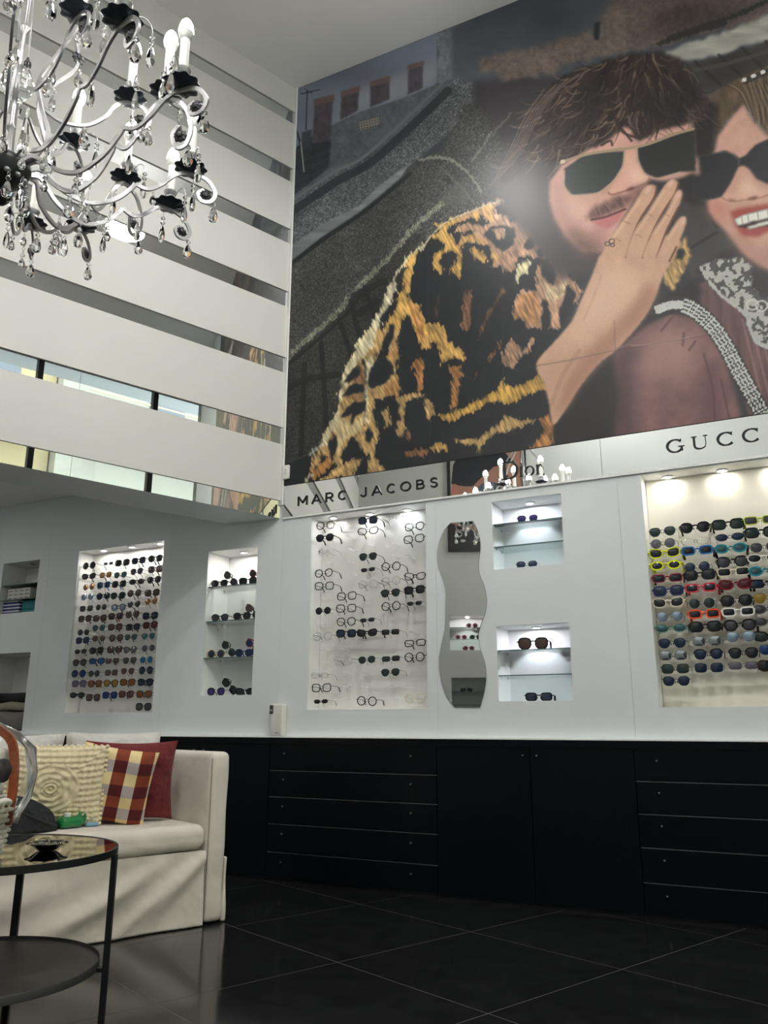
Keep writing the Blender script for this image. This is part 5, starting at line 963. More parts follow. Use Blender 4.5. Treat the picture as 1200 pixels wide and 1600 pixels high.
for q, (jx, jz) in enumerate(((-1.30, 3.36), (-1.36, 3.25), (-1.52, 3.24), (-1.60, 3.25))): flat([(jx + 0.035 * math.cos(t), jz + 0.02 * math.sin(t)) for t in np.linspace(0, 5.6, 9)], M_PALE, 2, 'jewel')
# ================================================================== SOFA (local x along the striped wall, y out into the room)
M_LINEN = mat('linen_cover', srgb(224, 215, 205), 0.92, noise=(5, 0.05, 4), bump=(420, 0.10, 7, 0.30), sheen=0.2)
M_LINEN2 = mat('linen_cushion', srgb(208, 206, 202), 0.92, noise=(6, 0.04, 4), bump=(420, 0.10, 11, 0.6), sheen=0.2)
sofa = tag(empty('sofa', (0, 0, 0), ANG_S), 'light grey slip-covered sofa at the left behind the round table', 'sofa')
S0, S1, NB, NF = 0.828, 2.78, 0.02, 0.852
def wr(a, f, k, seed):
    r = np.random.default_rng(seed); ph = r.uniform(0, 6.28, 8); an = r.uniform(-.6, .6, 4)
    def d(w, n):
        u = w[0] * math.cos(an[0]) + w[2] * math.sin(an[0]); q = w[0] * math.sin(an[1] + .9) + w[2] * math.cos(an[1] + .9)
        return a * (math.sin(f * u + ph[0] + 1.5 * math.sin(3 * w[2] + ph[1])) * .5 + .5 * math.sin(k * q + ph[2]) * math.sin(4 * w[0] + ph[3]) + .3 * math.sin(2.2 * f * q + ph[4]))
    return d
# skirted body: front cloth with draped folds towards the far corner
def skirt(x0, x1, z0, z1, y, name, seed, folds=True):
    nu, nv = 90, 40; vs = []; fs = []; r = np.random.default_rng(seed)
    for j in range(nv + 1):
        for i in range(nu + 1):
            u, t = i / nu, j / nv; x = x0 + (x1 - x0) * u; z = z0 + (z1 - z0) * t; yy = 0.0
            for (cx, cz, ang, wd, am) in ((x0 + .10, .22, 0.75, .03, .016), (x0 + .24, .15, 0.62, .035, .022), (x0 + .42, .20, .45, .04, .018), (x0 + .62, .12, .30, .05, .020), (x0 + .95, .20, .15, .06, .018), (x0 + 1.35, .12, .2, .06, .014)):
                dx, dz = x - cx, z - cz; al = dx * math.cos(ang) - dz * math.sin(ang); ac = dx * math.sin(ang) + dz * math.cos(ang)
                yy += am * math.exp(-(ac / wd) ** 2) * math.exp(-(al / .28) ** 2)
            yy += .004 * math.sin(14 * x + 6 * z) * (1 - t) + .010 * (1 - t) * math.sin(5 * x + seed) + 0.012 * (1 - t)
            vs.append((x, y + yy, z))
    for j in range(nv):
        for i in range(nu): a = j * (nu + 1) + i; fs.append((a + 1, a, a + nu + 1, a + nu + 2))
    n0 = len(vs); vs += [(v_[0], v_[1] - 0.008, v_[2]) for v_ in vs]; fs += [tuple(n0 + k for k in reversed(f)) for f in fs]
    for i in range(nu): fs.append((i, i + 1, n0 + i + 1, n0 + i))
    return MB().add(vs, fs).build(name, M_LINEN, sofa, 180)
MB().rbox((S0 + 0.03, NB + 0.03, 0.03), (S1 - 0.03, NF - 0.03, 0.335), 0.02, 2, grid=3).build('base', M_LINEN, sofa, 60)
skirt(S0 + 0.118, S1 - 0.118, 0.004, 0.338, NF - 0.012, 'skirt', 4)
for x0, x1, sd in ((S0, S0 + 0.112, 1), (S1 - 0.112, S1, 2)):
    a = MB().rbox((x0, NB, 0.006), (x1, NF, 0.802), 0.030, 4, wr(0.006, 9, 14, sd), 14).build('arm', M_LINEN, sofa, 180)
    ix = x1 - 0.006 if sd == 1 else x0 + 0.006                                   # seams on the front edge of the arm
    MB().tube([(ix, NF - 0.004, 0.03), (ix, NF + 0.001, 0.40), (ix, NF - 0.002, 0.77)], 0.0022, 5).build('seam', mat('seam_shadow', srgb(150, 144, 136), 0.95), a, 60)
# kick-pleat flap at the outer front corner
MB().rbox((S0 - 0.012, NF - 0.10, 0.006), (S0 + 0.006, NF - 0.004, 0.30), 0.008, 3, wr(0.004, 20, 18, 9), 8).build('pleat', M_LINEN, sofa, 180)
MB().rbox((S0 + 0.10, NB, 0.30), (S1 - 0.10, NB + 0.15, 0.795), 0.04, 3, wr(0.006, 8, 12, 5), 10).build('back', M_LINEN, sofa, 180)
MB().rbox((S0 + 0.114, NB + 0.14, 0.335), (S1 - 0.114, NF + 0.012, 0.462), 0.050, 5, wr(0.006, 7, 16, 6), 22).build('seat_cushion', M_LINEN, sofa, 180)
def pillow(w, h, t, nu=26, disp=None, pinch=0.06):
    """upright pillow in local x (width), z (height), y (thickness), standing on z = 0"""
    vs = []; fs = []; n = nu + 1
    for side in (1, -1):
        for j in range(n):
            for i in range(n):
                u, q = 2 * i / nu - 1, 2 * j / nu - 1
                b = (max(0, 1 - u * u) ** .45) * (max(0, 1 - q * q) ** .45)
                x = u * w / 2 * (1 - pinch * (1 - q * q)); z = h / 2 + q * h / 2 * (1 - pinch * (1 - u * u))
                y = side * t / 2 * b
                if disp is not None and side < 0: y += disp(u, q) * b ** .3
                vs.append((x, y, z))
    for j in range(nu):
        for i in range(nu):
            a = j * n + i; fs.append((a, a + n, a + n + 1, a + 1)); b = n * n + a; fs.append((b, b + 1, b + n + 1, b + n))
    bm_ = MB().add(vs, fs); return bm_
def lean(o, s, n, z, rz, rx, ry=0.0):
    o.matrix_world = Matrix.Rotation(ANG_S, 4, 'Z') @ Matrix.Translation((s, n, z)) @ Matrix.Rotation(rz, 4, 'Z') @ Matrix.Rotation(rx, 4, 'X') @ Matrix.Rotation(ry, 4, 'Y'); return o
def wrk(am, sd):
    r = np.random.default_rng(sd); p = r.uniform(0, 6, 6)
    return lambda u, q: am * (math.sin(5 * u + 3 * q + p[0]) * math.sin(4 * q - 2 * u + p[1]) + .6 * math.sin(9 * u - 7 * q + p[2]) * (abs(u * q)) + .5 * math.sin(3 * u + p[3]))
# grey back cushions (front of a pillow built at local -y; rz = pi turns it out to the room)
for k, (s0, s1, z1, lb) in enumerate(((0.945, 1.475, 0.898, 'grey loose back cushion at the arm end of the sofa'), (1.478, 2.02, 0.890, 'grey loose back cushion behind the crocheted pillow'), (2.03, 2.62, 0.89, 'grey loose back cushion at the near end of the sofa'))):
    o = MB().xf(Matrix.Identity(4)); p = pillow(s1 - s0, z1 - 0.458, 0.22, 26, wrk(0.016, 20 + k), 0.05)
    c = p.build('back_cushion', M_LINEN2, None, 180); tag(c, lb, 'cushion', 'grey back cushions'); lean(c, (s0 + s1) / 2, NB + 0.245, 0.458, math.pi, 0.06)
M_MAROON = mat('maroon_cotton', srgb(112, 38, 44), 0.9, noise=(8, 0.08), bump=(500, 0.1, 14, 0.5), sheen=0.1)
c = pillow(0.45, 0.40, 0.17, 36, wrk(0.014, 31), 0.08).build('throw_pillow', M_MAROON, None, 180); tag(c, 'plain maroon pillow leaning in the sofa corner', 'pillow', 'throw pillows on the sofa'); lean(c, 1.195, 0.475, 0.464, math.pi - 0.42, 0.20)
mb_ = MB().box((0, 0, 0), (0.03, 0.02, 0.02)); cm = pillow(0.30, 0.30, 0.10, 16).build('throw_pillow', M_MAROON, None, 180); tag(cm, 'maroon pillow almost hidden behind the crocheted one', 'pillow', 'throw pillows on the sofa'); lean(cm, 1.515, 0.42, 0.50, math.pi, 0.15, 0.0)
# plaid cotton: woven bands
def plaid():
    m = bpy.data.materials.new('plaid_cotton'); m.use_nodes = True; nt = m.node_tree; b = nt.nodes['Principled BSDF']; tc = nt.nodes.new('ShaderNodeTexCoord'); sp = nt.nodes.new('ShaderNodeSeparateXYZ'); nt.links.new(tc.outputs['Object'], sp.inputs[0])
    def band(out, period, duty, off):
        a = nt.nodes.new('ShaderNodeMath'); a.operation = 'ADD'; a.inputs[1].default_value = off; nt.links.new(out, a.inputs[0])
        d = nt.nodes.new('ShaderNodeMath'); d.operation = 'DIVIDE'; d.inputs[1].default_value = period; nt.links.new(a.outputs[0], d.inputs[0])
        f = nt.nodes.new('ShaderNodeMath'); f.operation = 'FRACT'; nt.links.new(d.outputs[0], f.inputs[0])
        g = nt.nodes.new('ShaderNodeMath'); g.operation = 'LESS_THAN'; g.inputs[1].default_value = duty; nt.links.new(f.outputs[0], g.inputs[0]); return g.outputs[0]
    vx = band(sp.outputs['X'], 0.118, 0.47, 5.03); vz = band(sp.outputs['Z'], 0.112, 0.5, 5.0)
    def mix(fac, a, c):
        n = nt.nodes.new('ShaderNodeMix'); n.data_type = 'RGBA'
        if fac is not None: nt.links.new(fac, n.inputs['Factor'])
        for k, val in (('A', a), ('B', c)):
            s = [q for q in n.inputs if q.name == k and q.type == 'RGBA'][0]
            if isinstance(val, tuple): s.default_value = val + (1,)
            else: nt.links.new(val, s)
        return [q for q in n.outputs if q.type == 'RGBA'][0]
    light_ = mix(vz, srgb(242, 220, 166), srgb(190, 178, 178)); dark_ = mix(vz, srgb(142, 66, 40), srgb(92, 26, 32))
    nt.links.new(mix(vx, dark_, light_), b.inputs['Base Color']); b.inputs['Roughness'].default_value = 0.9; return m
c = pillow(0.36, 0.375, 0.13, 36, wrk(0.010, 33)).build('throw_pillow', plaid(), None, 180); tag(c, 'plaid pillow in cream, rust and maroon checks', 'pillow', 'throw pillows on the sofa'); lean(c, 1.345, 0.565, 0.468, math.pi - 0.50, 0.24, 0.16)
# crocheted pillow: the stitches are relief on the cloth
def crochet(u, q):
    r = math.hypot(u + .12, q - .02); e = max(abs(u), abs(q))
    if r < .16: v_ = math.cos(r * 60)
    elif r < .62: v_ = math.cos(r * 44) * .5 + .7 * math.cos(math.atan2(q - .02, u + .12) * 8 + r * 14) * (1 if .3 < r < .58 else .3)
    else: v_ = math.cos(e * 46) * .6 + .6 * math.cos((u if abs(q) > abs(u) else q) * 42)
    return -0.0060 * v_
M_CROCHET = mat('crochet_cotton', srgb(246, 232, 196), 0.95, noise=(60, 0.10, 3), bump=(260, 0.5), sheen=0.1)
cr = tag(empty('throw_pillow'), 'cream crocheted pillow with a flower medallion', 'pillow', 'throw pillows on the sofa'); lean(cr, 1.60, 0.545, 0.470, math.pi - 0.30, 0.22)
pillow(0.43, 0.375, 0.13, 110, crochet, 0.02).build('crocheted_cover', M_CROCHET, cr, 180)
eg = MB()
for k in range(64):
    side, f = divmod(k, 16); f = f / 16; w2, h2 = 0.215, 0.20
    p = ((-w2 + 2 * w2 * f, 0, 0.005), (w2 + 0.0, 0, 0.005 + 0.365 * f), (w2 - 2 * w2 * f, 0, 0.37), (-w2, 0, 0.37 - 0.365 * f))[side]
    eg.lathe([(0.0, -.011), (.009, -.006), (.011, 0), (.009, .006), (0, .011)], 8, p)
eg.build('scalloped_edge', M_CROCHET, cr, 60)
# things left on the seat
M_CAP = mat('charcoal_cloth', (0.016, 0.018, 0.021), 0.9, bump=(300, 0.2, 20, 0.5))
pc = tag(empty('cloth_pouch'), 'charcoal cloth pouch lying on the seat before the crocheted pillow', 'pouch'); pc.matrix_world = Matrix.Rotation(ANG_S, 4, 'Z') @ Matrix.Translation((1.752, 0.655, 0.467)) @ Matrix.Rotation(math.pi, 4, 'Z')
vs = []; nr, sg = 12, 40
for i in range(nr + 1):
    f = i / nr; zz = 0.155 * (1 - (1 - f) ** 1.6) if False else 0.155 * f
    for k in range(sg):
        a_ = 2 * math.pi * k / sg; rr = (1 - f ** 2.2) ** .6 * (1 + .05 * math.sin(5 * a_ + 4 * f) + .04 * math.sin(9 * a_ - 6 * f)); vs.append((0.145 * rr * math.cos(a_) - 0.055 * f, 0.075 * rr * math.sin(a_), zz))
fs = [(i * sg + k, i * sg + (k + 1) % sg, (i + 1) * sg + (k + 1) % sg, (i + 1) * sg + k) for i in range(nr) for k in range(sg)] + [tuple(range(sg - 1, -1, -1))]
MB().add(vs, fs).build('bag', M_CAP, pc, 180)
MB().tube(smooth_path([(-0.09, -0.03, 0.11), (-0.02, -0.074, 0.075), (0.05, -0.078, 0.045), (0.12, -0.05, 0.02)], 5), 0.004, 6).build('drawcord', mat('cord_grey', (0.03, 0.032, 0.035), 0.8), pc, 60)
fb = tag(empty('green_toy_boat'), 'shiny green plastic bottle lying on the seat before the crocheted pillow', 'bottle'); fb.matrix_world = Matrix.Rotation(ANG_S, 4, 'Z') @ Matrix.Translation((1.545, 0.64, 0.468)) @ Matrix.Rotation(0.2, 4, 'Z'); fb.name = 'green_bottle'
M_GREEN = mat('green_plastic', srgb(22, 120, 62), 0.22, coat=0.4)
MB().rbox((-0.052, -0.034, 0.0), (0.062, 0.034, 0.050), 0.020, 4, None, 4).build('body', M_GREEN, fb, 60)
MB().tube(smooth_path([(-0.040, 0, 0.040), (-0.050, 0, 0.060), (-0.062, 0, 0.062), (-0.070, 0, 0.040), (-0.058, 0, 0.018)], 4), 0.010, 8).build('handle', M_GREEN, fb, 60)
MB().lathe([(0.0, 0.0), (0.016, 0.0), (0.016, 0.018), (0.012, 0.022), (0.0, 0.022)], 16).xf(Matrix.Translation((0.020, 0, 0.045))).build('cap', mat('cap_white', srgb(215, 215, 205), 0.4), fb, 40)
tag(MB().rbox((-0.03, -0.02, 0), (0.03, 0.02, 0.016), 0.007, 3, grid=2).build('blue_packet', mat('pale_blue_wrap', srgb(120, 160, 185), 0.4), None, 60), 'small pale blue packet beside the green bottle', 'packet').matrix_world = Matrix.Rotation(ANG_S, 4, 'Z') @ Matrix.Translation((1.442, 0.63, 0.466))

# ================================================================== ROUND TABLE
TC, TR, TZ = Vector((0.616, -2.605, 0)), 0.428, 0.52
tbl = tag(empty('coffee_table', TC), 'round black metal coffee table with a dark mirror-glass top', 'table')
MB().lathe([(TR - 0.010, TZ - 0.022), (TR, TZ - 0.022), (TR, TZ), (TR - 0.004, TZ + 0.001), (TR - 0.010, TZ - 0.001)], 72).build('rim', M_DARKMETAL, tbl, 40)
MB().lathe([(0.0, TZ - 0.008), (TR - 0.006, TZ - 0.008), (TR - 0.006, TZ - 0.0015), (0.0, TZ - 0.0015)], 72).build('glass_top', mat('dark_mirror_glass', (0.34, 0.32, 0.29), 0.02, 1.0), tbl, 40)
MB().lathe([(0.0, 0.142), (TR - 0.03, 0.142), (TR - 0.03, 0.164), (TR - 0.033, 0.168), (TR - 0.036, 0.157), (0.0, 0.157)], 72).build('lower_shelf', mat('shelf_grey_metal', (0.040, 0.040, 0.038), 0.5, 0.2, bump=(60, 0.05)), tbl, 40)
a0 = math.atan2(-2.373 - TC.y, 0.971 - TC.x)
for k in range(4):
    a = a0 + k * math.pi / 2
    M_ = Matrix.Rotation(a, 4, 'Z')
    MB().box((TR - 0.012, -0.013, 0.0), (TR + 0.006, 0.013, TZ - 0.02)).xf(M_).build('leg', M_DARKMETAL, tbl)
    MB().box((TR - 0.036, -0.012, 0.140), (TR - 0.010, 0.012, 0.152)).xf(M_).build('bracket', M_DARKMETAL, tbl)
ash = tag(empty('ashtray', (0.800, -2.512, TZ)), 'scalloped dark glass ashtray on the round table', 'ashtray')
M_DGLASS = mat('dark_glass', (0.008, 0.009, 0.012), 0.04, coat=1.0, spec=0.9)
MB().lathe([(0.0, 0.0), (0.028, 0.0), (0.034, 0.004), (0.052, 0.018), (0.064, 0.021), (0.066, 0.024), (0.054, 0.024), (0.034, 0.012), (0.026, 0.006), (0.0, 0.006)], 48, scallop=0.06, ns=8).build('dish', M_DGLASS, ash, 40)
st_ = MB()
for k in range(8):
    a = k * math.pi / 4; st_.lathe([(0.0, 0.0), (0.006, 0.001), (0.007, 0.005), (0.0, 0.008)], 10, (0.060 * math.cos(a), 0.060 * math.sin(a), 0.021))
ob_ = st_.build('rim_bosses', mat('amber_chrome', (0.75, 0.66, 0.45), 0.12, 1.0), ash, 60); ob_['kind'] = 'stuff'
# wicker gift basket at the left edge of the table
BC = Vector((0.724, -2.762, TZ))
bk_ = tag(empty('gift_basket', BC), 'white wicker gift basket wrapped in clear film at the left edge', 'basket')
M_WICK = mat('white_wicker', srgb(232, 226, 216), 0.7); M_LEATH = mat('brown_leather', srgb(150, 78, 44), 0.5, noise=(60, 0.25, 4), bump=(80, 0.3))
wk = MB(); r0, r1, hb = 0.092, 0.130, 0.165
for row in range(9):
    z = 0.012 + row * 0.0165; rr = r0 + (r1 - r0) * z / hb
    wk.tube([((rr + 0.0055 * math.cos(14 * t + math.pi * row)) * math.cos(t), (rr + 0.0055 * math.cos(14 * t + math.pi * row)) * math.sin(t), z + 0.004 * math.sin(t * 3)) for t in np.linspace(0, 2 * math.pi, 113)], 0.0072, 6)
wk.build('weave', M_WICK, bk_, 60)
sk = MB()
for k in range(28):
    a = k * 2 * math.pi / 28 + .11; sk.tube([(r0 * math.cos(a), r0 * math.sin(a), 0.0), (r1 * math.cos(a), r1 * math.sin(a), hb + 0.01)], 0.0036, 6)
sk.lathe([(0.0, 0.0), (r0, 0.0), (r0, 0.006), (0.0, 0.006)], 32); sk.build('stakes', M_WICK, bk_, 60)
MB().tube([(0.121 * math.cos(t), 0.121 * math.sin(t), hb + 0.004 + 0.004 * math.sin(9 * t)) for t in np.linspace(0, 2 * math.pi, 60)], 0.011, 8).build('rim_braid', M_WICK, bk_, 60)
vx_, vy_ = AR[0] / math.hypot(AR[0], AR[1]), AR[1] / math.hypot(AR[0], AR[1])
hp = smooth_path([(0.118 * vx_, 0.118 * vy_, 0.10), (0.124 * vx_, 0.124 * vy_, 0.20), (0.118 * vx_, 0.118 * vy_, 0.30), (0.09 * vx_, 0.09 * vy_, 0.37), (0.0, 0.0, 0.41), (-0.09 * vx_, -0.09 * vy_, 0.37), (-0.118 * vx_, -0.118 * vy_, 0.28), (-0.118 * vx_, -0.118 * vy_, 0.10)], 6)
MB().tube(hp, None, flat=(0.026, 0.014), up=(-vy_, vx_, 0)).build('handle', M_LEATH, bk_, 40)
film = MB(); prof = [(0.132, 0.10), (0.170, 0.18), (0.185, 0.26), (0.170, 0.33), (0.115, 0.385), (0.060, 0.41), (0.030, 0.43)]; seg = 72; vs = []; fs = []
r = np.random.default_rng(8)
for i, (rr, z) in enumerate(prof):
    for k in range(seg): a = 2 * math.pi * k / seg; q = rr * (1 + .03 * math.sin(9 * a + 2 * i) + r.uniform(-.025, .025)); vs.append((q * math.cos(a), q * math.sin(a), z + r.uniform(-.004, .004)))
for i in range(len(prof) - 1):
    for k in range(seg): fs.append((i * seg + k, i * seg + (k + 1) % seg, (i + 1) * seg + (k + 1) % seg, (i + 1) * seg + k))
film.add(vs, fs).build('clear_film', clear('cellophane', (0.985, 0.985, 0.98), 0.01, 0.15, 1.16), bk_, 180)
rb = random.Random(5)
M_FIL = [mat('filling_green', srgb(70, 130, 55), 0.5), mat('filling_red', srgb(170, 40, 40), 0.5), mat('filling_white', srgb(226, 222, 210), 0.6), mat('filling_dark', srgb(38, 36, 38), 0.6)]
items = [('green_packet', 0, (-0.02, -0.02, 0.17), 0.050, 'tall green packet in the gift basket'), ('red_packet', 1, (0.05, -0.03, 0.20), 0.032, 'small red packet in the gift basket'), ('white_flower', 2, (0.055, 0.02, 0.30), 0.036, 'white paper flower on top of the gift basket'), ('dark_bow', 3, (0.075, -0.01, 0.265), 0.034, 'dark crumpled bow on the gift basket'), ('paper_wrap', 2, (0.0, 0.03, 0.20), 0.055, 'white paper filling of the gift basket')]
for nm, mi, p, rad, lb in items:
    o = MB(); q = lump(rad * .16, 60); ax = Vector((vx_, vy_, 0)); pos = BC + ax * p[0] + Vector((-vy_, vx_, 0)) * p[1]
    o.rbox((-rad, -rad * .8, -rad), (rad, rad * .8, rad), rad * .55, 4, q, 5); ob = o.build(nm, M_FIL[mi], None, 40); ob.location = (pos.x, pos.y, TZ + p[2]); tag(ob, lb, {'bow': 'bow', 'flower': 'flower'}.get(nm.split('_')[-1], 'packet'), 'contents of the gift basket')
# ================================================================== CHANDELIER
M_SILVER = mat('brushed_silver', (0.42, 0.42, 0.43), 0.34, 0.85, bump=(90, 0.12)); M_GREYMET = mat('grey_cast_metal', (0.045, 0.047, 0.05), 0.38, 0.7); M_BOBE = mat('dark_bobeche', (0.030, 0.036, 0.048), 0.35, 0.4)
M_SLEEVE = mat('candle_sleeve', srgb(232, 232, 228), 0.45); M_BULB = mat('bulb_glow', (1, 1, 1), 0.4, emit=26.0, ecol=(1.0, 0.97, 0.90)); M_BULBB = mat('bulb_base', srgb(235, 235, 232), 0.3)
M_CRYSTAL = mat('crystal', (1, 1, 1), 0.0, trans=1.0, ior=1.52, spec=0.6)
KS = 1.42; HUB = Vector(CAM + wray(8, 262) * 2.0 * KS)
ch = tag(empty('chandelier', HUB), 'large silver chandelier with candle bulbs and crystal drops', 'chandelier'); ch.scale = (KS, KS, KS); DROPZ = (CEIL - HUB.z) / KS
MB().lathe([(0.0, -0.062), (0.012, -0.060), (0.030, -0.050), (0.050, -0.030), (0.060, -0.006), (0.060, 0.006), (0.052, 0.016), (0.036, 0.022), (0.018, 0.03), (0.0, 0.03)], 32).build('hub', M_GREYMET, ch, 50)
hb_ = MB()
for k in range(12): a = k * math.pi / 6; hb_.lathe([(0.0, -.006), (.006, -.004), (.007, 0), (.006, .004), (0, .006)], 8, (0.050 * math.cos(a), 0.050 * math.sin(a), -0.036))
hb_.build('hub_beads', M_SILVER, ch, 60)
MB().lathe([(0.0, -0.105), (0.010, -0.102), (0.020, -0.090), (0.023, -0.078), (0.016, -0.066), (0.0, -0.062)], 20).build('finial', M_GREYMET, ch, 60)
# shared crystal shapes
def drop_mesh(l, w):
    prof = [(0.0005, 0.0), (w * .22, -l * .12), (w * .40, -l * .38), (w * .5, -l * .66), (w * .36, -l * .90), (0.0005, -l)]; return MB().lathe(prof, 8).mesh('crystal_drop')
DROP = drop_mesh(0.046, 0.026); ALM = drop_mesh(0.058, 0.019); SML = drop_mesh(0.030, 0.018)
BEAD = MB().lathe([(0.0004, -.007), (.005, -.004), (.0068, 0), (.005, .004), (.0004, .007)], 8).mesh('crystal_bead')
for m_ in (DROP, ALM, SML, BEAD): m_.materials.append(M_CRYSTAL)
link_me = MB().tube([(0.0035 * math.cos(t), 0, 0.005 * math.sin(t)) for t in np.linspace(0, 6.2832, 11)], 0.0008, 5).mesh('chain_link'); link_me.materials.append(M_SILVER)
def drop(parent, p, me=DROP, beads=1, links=0):
    z = p[2]
    for k in range(links): o = put('chain_link', link_me, parent); o.location = (p[0], p[1], z - 0.006); o.rotation_euler = (0, 0, (k % 2) * 1.57); z -= 0.0095
    for k in range(beads): o = put('crystal_bead', BEAD, parent); o.location = (p[0], p[1], z - 0.008); z -= 0.0155
    o = put('crystal_drop', me, parent); o.location = (p[0], p[1], z); o.rotation_euler = (0, 0, rb.uniform(0, 3)); return o
bob_me = MB().lathe([(0.0, -0.004), (0.012, -0.004), (0.034, 0.002), (0.041, 0.007), (0.040, 0.009), (0.030, 0.006), (0.010, 0.003), (0.0, 0.003)], 48, scallop=0.08, ns=9).mesh('bobeche', 40); bob_me.materials.append(M_BOBE)
cup_me = MB().lathe([(0.0, 0.0), (0.010, 0.002), (0.008, 0.008), (0.013, 0.014), (0.018, 0.022), (0.015, 0.030), (0.012, 0.034), (0.017, 0.041), (0.0185, 0.047), (0.013, 0.050), (0.0, 0.050)], 18).mesh('candle_cup', 40); cup_me.materials.append(M_SILVER)
slv_me = MB().lathe([(0.0, 0.046), (0.0118, 0.046), (0.0112, 0.130), (0.0105, 0.134), (0.0, 0.134)], 16).mesh('candle_sleeve', 40); slv_me.materials.append(M_SLEEVE)
bb_me = MB().lathe([(0.0, 0.130), (0.0105, 0.132), (0.0150, 0.142), (0.0178, 0.153), (0.0, 0.153)], 16).mesh('bulb_base', 60); bb_me.materials.append(M_BULBB)
bl_me = MB().lathe([(0.0, 0.1515), (0.0176, 0.1525), (0.0180, 0.160), (0.0162, 0.172), (0.0118, 0.184), (0.006, 0.192), (0.0, 0.195)], 16).mesh('bulb', 60); bl_me.materials.append(M_BULB)
ros_me = MB().lathe([(0.0, 0.010), (0.006, 0.009), (0.009, 0.005), (0.0165, 0.002), (0.017, -0.002), (0.009, -0.005), (0.006, -0.009), (0.0, -0.010)], 27, scallop=0.12, ns=9).mesh('rosette', 30); ros_me.materials.append(M_GREYMET)
def arm(ang, R, dz, kink=True, candle=True, low=0.050):
    k = R / 0.47; q = dz / 0.105; a = math.radians(ang); P = lambda r_, z: (r_ * math.cos(a), r_ * math.sin(a), z)
    prof = [(0.050, 0.004), (0.085, 0.012), (0.14 * k, -low * .55), (0.21 * k, -low), (0.275 * k, -low * .55), (0.315 * k, 0.012 * q), (0.325 * k, 0.030 * q)]
    prof2 = [(0.327 * k, 0.030 * q), (0.36 * k, 0.022 * q), (0.395 * k, 0.045 * q), (0.43 * k, 0.082 * q), (R, 0.097 * q), (R + 0.045, 0.086 * q), (R + 0.068, 0.052 * q), (R + 0.058, 0.024 * q), (R + 0.034, 0.020 * q), (R + 0.024, 0.040 * q), (R + 0.038, 0.054 * q)]
    side = (-math.sin(a), math.cos(a), 0); mb = MB()
    n1 = [P(p.x, p.y) for p in smooth_path(prof, 5)]; n2 = [P(p.x, p.y) for p in smooth_path(prof2, 5)]
    mb.tube(n1, None, flat=(0.0105, 0.0062), up=side); mb.tube(n2, None, flat=(0.0100, 0.0058), up=side)
    o = mb.build('arm', M_SILVER, ch, 40)
    ro = put('rosette', ros_me, o); ro.location = P(R + 0.042, 0.038 * q); ro.rotation_euler = (math.pi / 2, 0, a)
    if candle:
        zb = 0.104 * q
        for nm, me in (('bobeche', bob_me), ('candle_cup', cup_me), ('candle_sleeve', slv_me), ('bulb_base', bb_me), ('bulb', bl_me)): w_ = put(nm, me, o); w_.location = P(R, zb)
        for sgn in (-1, 1):                                     # curved wires that carry a drop off the dish
            c = Vector(P(R, zb + 0.006)); d = Vector((math.cos(a + sgn * 1.35), math.sin(a + sgn * 1.35), 0))
            pts = [c + d * t_ + Vector((0, 0, h_)) for t_, h_ in ((0.012, 0.0), (0.030, 0.026), (0.048, 0.034), (0.062, 0.022), (0.066, 0.004))]
            w_ = MB().tube(smooth_path(pts, 4), 0.0013, 5).build('drop_wire', M_SILVER, o, 60); drop(o, pts[-1], ALM, 2)
    drop(o, P(R + 0.066, 0.024 * q), DROP, 1); drop(o, P(0.21 * k, -low - 0.003), DROP if kink else SML, 1, 1); drop(o, P(0.375 * k, 0.018 * q), ALM if kink else SML, 0, 1)
    return o
ARMS = [(-14, .50, .105), (9, .485, .105), (23, .39, .195), (46, .44, .105), (69, .435, .100), (84, .35, .190), (111, .39, .095), (132, .39, .095), (155, .42, .10), (178, .45, .105), (200, .40, .19), (222, .45, .105), (246, .45, .10), (268, .38, .19), (290, .45, .105), (322, .47, .105)]
for k, (a, R, z) in enumerate(ARMS): arm(a, R, z, k % 2 == 0, low=0.052 + 0.012 * (k % 3))
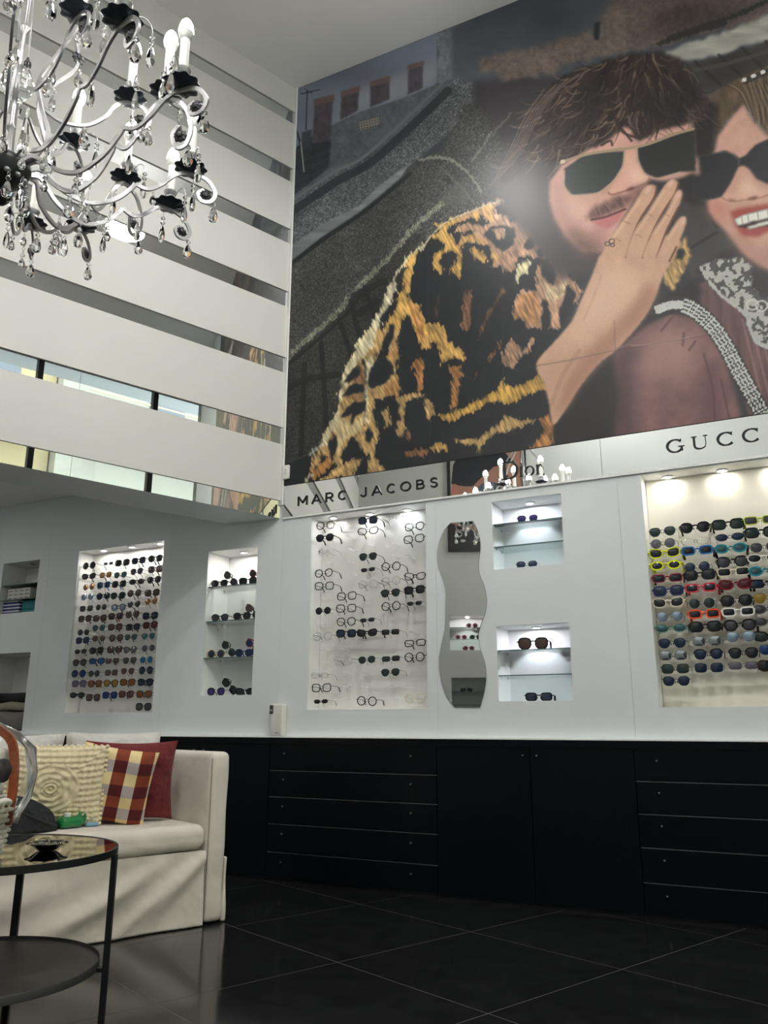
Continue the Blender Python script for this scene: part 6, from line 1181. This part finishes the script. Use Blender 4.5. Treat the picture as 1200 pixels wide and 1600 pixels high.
# upper tier: smaller arms branching from the scrolled cage
for k in range(6):
    a = math.radians(18 + 60 * k); P = lambda r_, z: (r_ * math.cos(a), r_ * math.sin(a), z); side = (-math.sin(a), math.cos(a), 0)
    cage = smooth_path([P(0.046, 0.006), P(0.085, 0.030), P(0.105, 0.085), P(0.075, 0.17), P(0.060, 0.25), P(0.105, 0.33), P(0.150, 0.42), P(0.125, 0.52), P(0.070, 0.60), P(0.035, 0.68), P(0.018, 0.74)], 5)
    o = MB().tube(cage, None, flat=(0.0085, 0.0055), up=side).build('cage_scroll', M_SILVER, ch, 40)
    ro = put('rosette', ros_me, o); ro.location = P(0.150, 0.44); ro.rotation_euler = (math.pi / 2, 0, a); drop(o, P(0.158, 0.41), DROP, 1); drop(o, P(0.095, 0.30), ALM, 1)
    a2 = math.radians(-12 + 60 * k); P2 = lambda r_, z: (r_ * math.cos(a2), r_ * math.sin(a2), z); s2 = (-math.sin(a2), math.cos(a2), 0)
    up_ = smooth_path([P2(0.062, 0.20), P2(0.11, 0.17), P2(0.17, 0.175), P2(0.215, 0.215), P2(0.24, 0.262), P2(0.28, 0.280), P2(0.318, 0.262), P2(0.325, 0.225), P2(0.300, 0.208), P2(0.288, 0.228)], 5)
    o = MB().tube(up_, None, flat=(0.009, 0.0055), up=s2).build('upper_arm', M_SILVER, ch, 40)
    ro = put('rosette', ros_me, o); ro.location = P2(0.303, 0.232); ro.rotation_euler = (math.pi / 2, 0, a2)
    for nm, me in (('bobeche', bob_me), ('candle_cup', cup_me), ('candle_sleeve', slv_me), ('bulb_base', bb_me), ('bulb', bl_me)): w_ = put(nm, me, o); w_.location = P2(0.272, 0.286)
    drop(o, P2(0.326, 0.222), DROP, 1); drop(o, P2(0.17, 0.172), DROP, 1)
    for sgn in (-1, 1):
        c = Vector(P2(0.272, 0.292)); d = Vector((math.cos(a2 + sgn * 1.4), math.sin(a2 + sgn * 1.4), 0)); pts = [c + d * t_ + Vector((0, 0, h_)) for t_, h_ in ((0.012, 0.0), (0.030, 0.026), (0.048, 0.034), (0.062, 0.022), (0.066, 0.004))]
        MB().tube(smooth_path(pts, 4), 0.0013, 5).build('drop_wire', M_SILVER, o, 60); drop(o, pts[-1], ALM, 2)
stem = MB().lathe([(0.005, 0.02), (0.005, 0.10), (0.012, 0.115), (0.005, 0.13), (0.005, 0.40), (0.014, 0.42), (0.005, 0.44), (0.005, 0.70), (0.030, 0.73), (0.030, 0.75), (0.010, 0.77), (0.006, 0.80), (0.0, 0.80)], 16).build('stem', M_SILVER, ch, 40)
MB().lathe([(0.0, 0.20), (0.02, 0.205), (0.036, 0.23), (0.040, 0.255), (0.030, 0.285), (0.0, 0.295)], 16).build('glass_ball', M_CRYSTAL, ch, 60)
MB().lathe([(0.0, 0.05), (0.014, 0.052), (0.018, 0.070), (0.010, 0.16), (0.003, 0.235), (0.0, 0.237)], 8).xf(Matrix.Translation((0.066 * math.cos(2.0), 0.066 * math.sin(2.0), 0.0))).build('crystal_spear', M_CRYSTAL, ch)
for k in range(10):
    a = k * math.pi / 5 + .2; drop(ch, (0.055 * math.cos(a), 0.055 * math.sin(a), -0.035), DROP if k % 2 else ALM, 1, 2 + (k % 3))
for k in range(14):
    a = k * 2 * math.pi / 14; rr = 0.15 + 0.05 * (k % 3); ln = 2 + (k * 5) % 4; drop(ch, (rr * math.cos(a), rr * math.sin(a), -0.052), SML, 1, ln)
cl = MB()
zz = 0.80; k = 0
while zz < DROPZ - 0.06:
    cl.tube([(0.010 * math.cos(t) * (1 if k % 2 else 0), 0.010 * math.cos(t) * (0 if k % 2 else 1), zz + 0.019 + 0.019 * math.sin(t)) for t in np.linspace(0, 6.2832, 13)], 0.0028, 5); zz += 0.031; k += 1
cl.build('suspension_chain', M_SILVER, ch, 60)
MB().lathe([(0.0, 0.0), (0.075, 0.0), (0.070, -0.02), (0.03, -0.045), (0.012, -0.06), (0.0, -0.06)], 28, (0, 0, DROPZ)).build('ceiling_rose', M_SILVER, ch, 40)
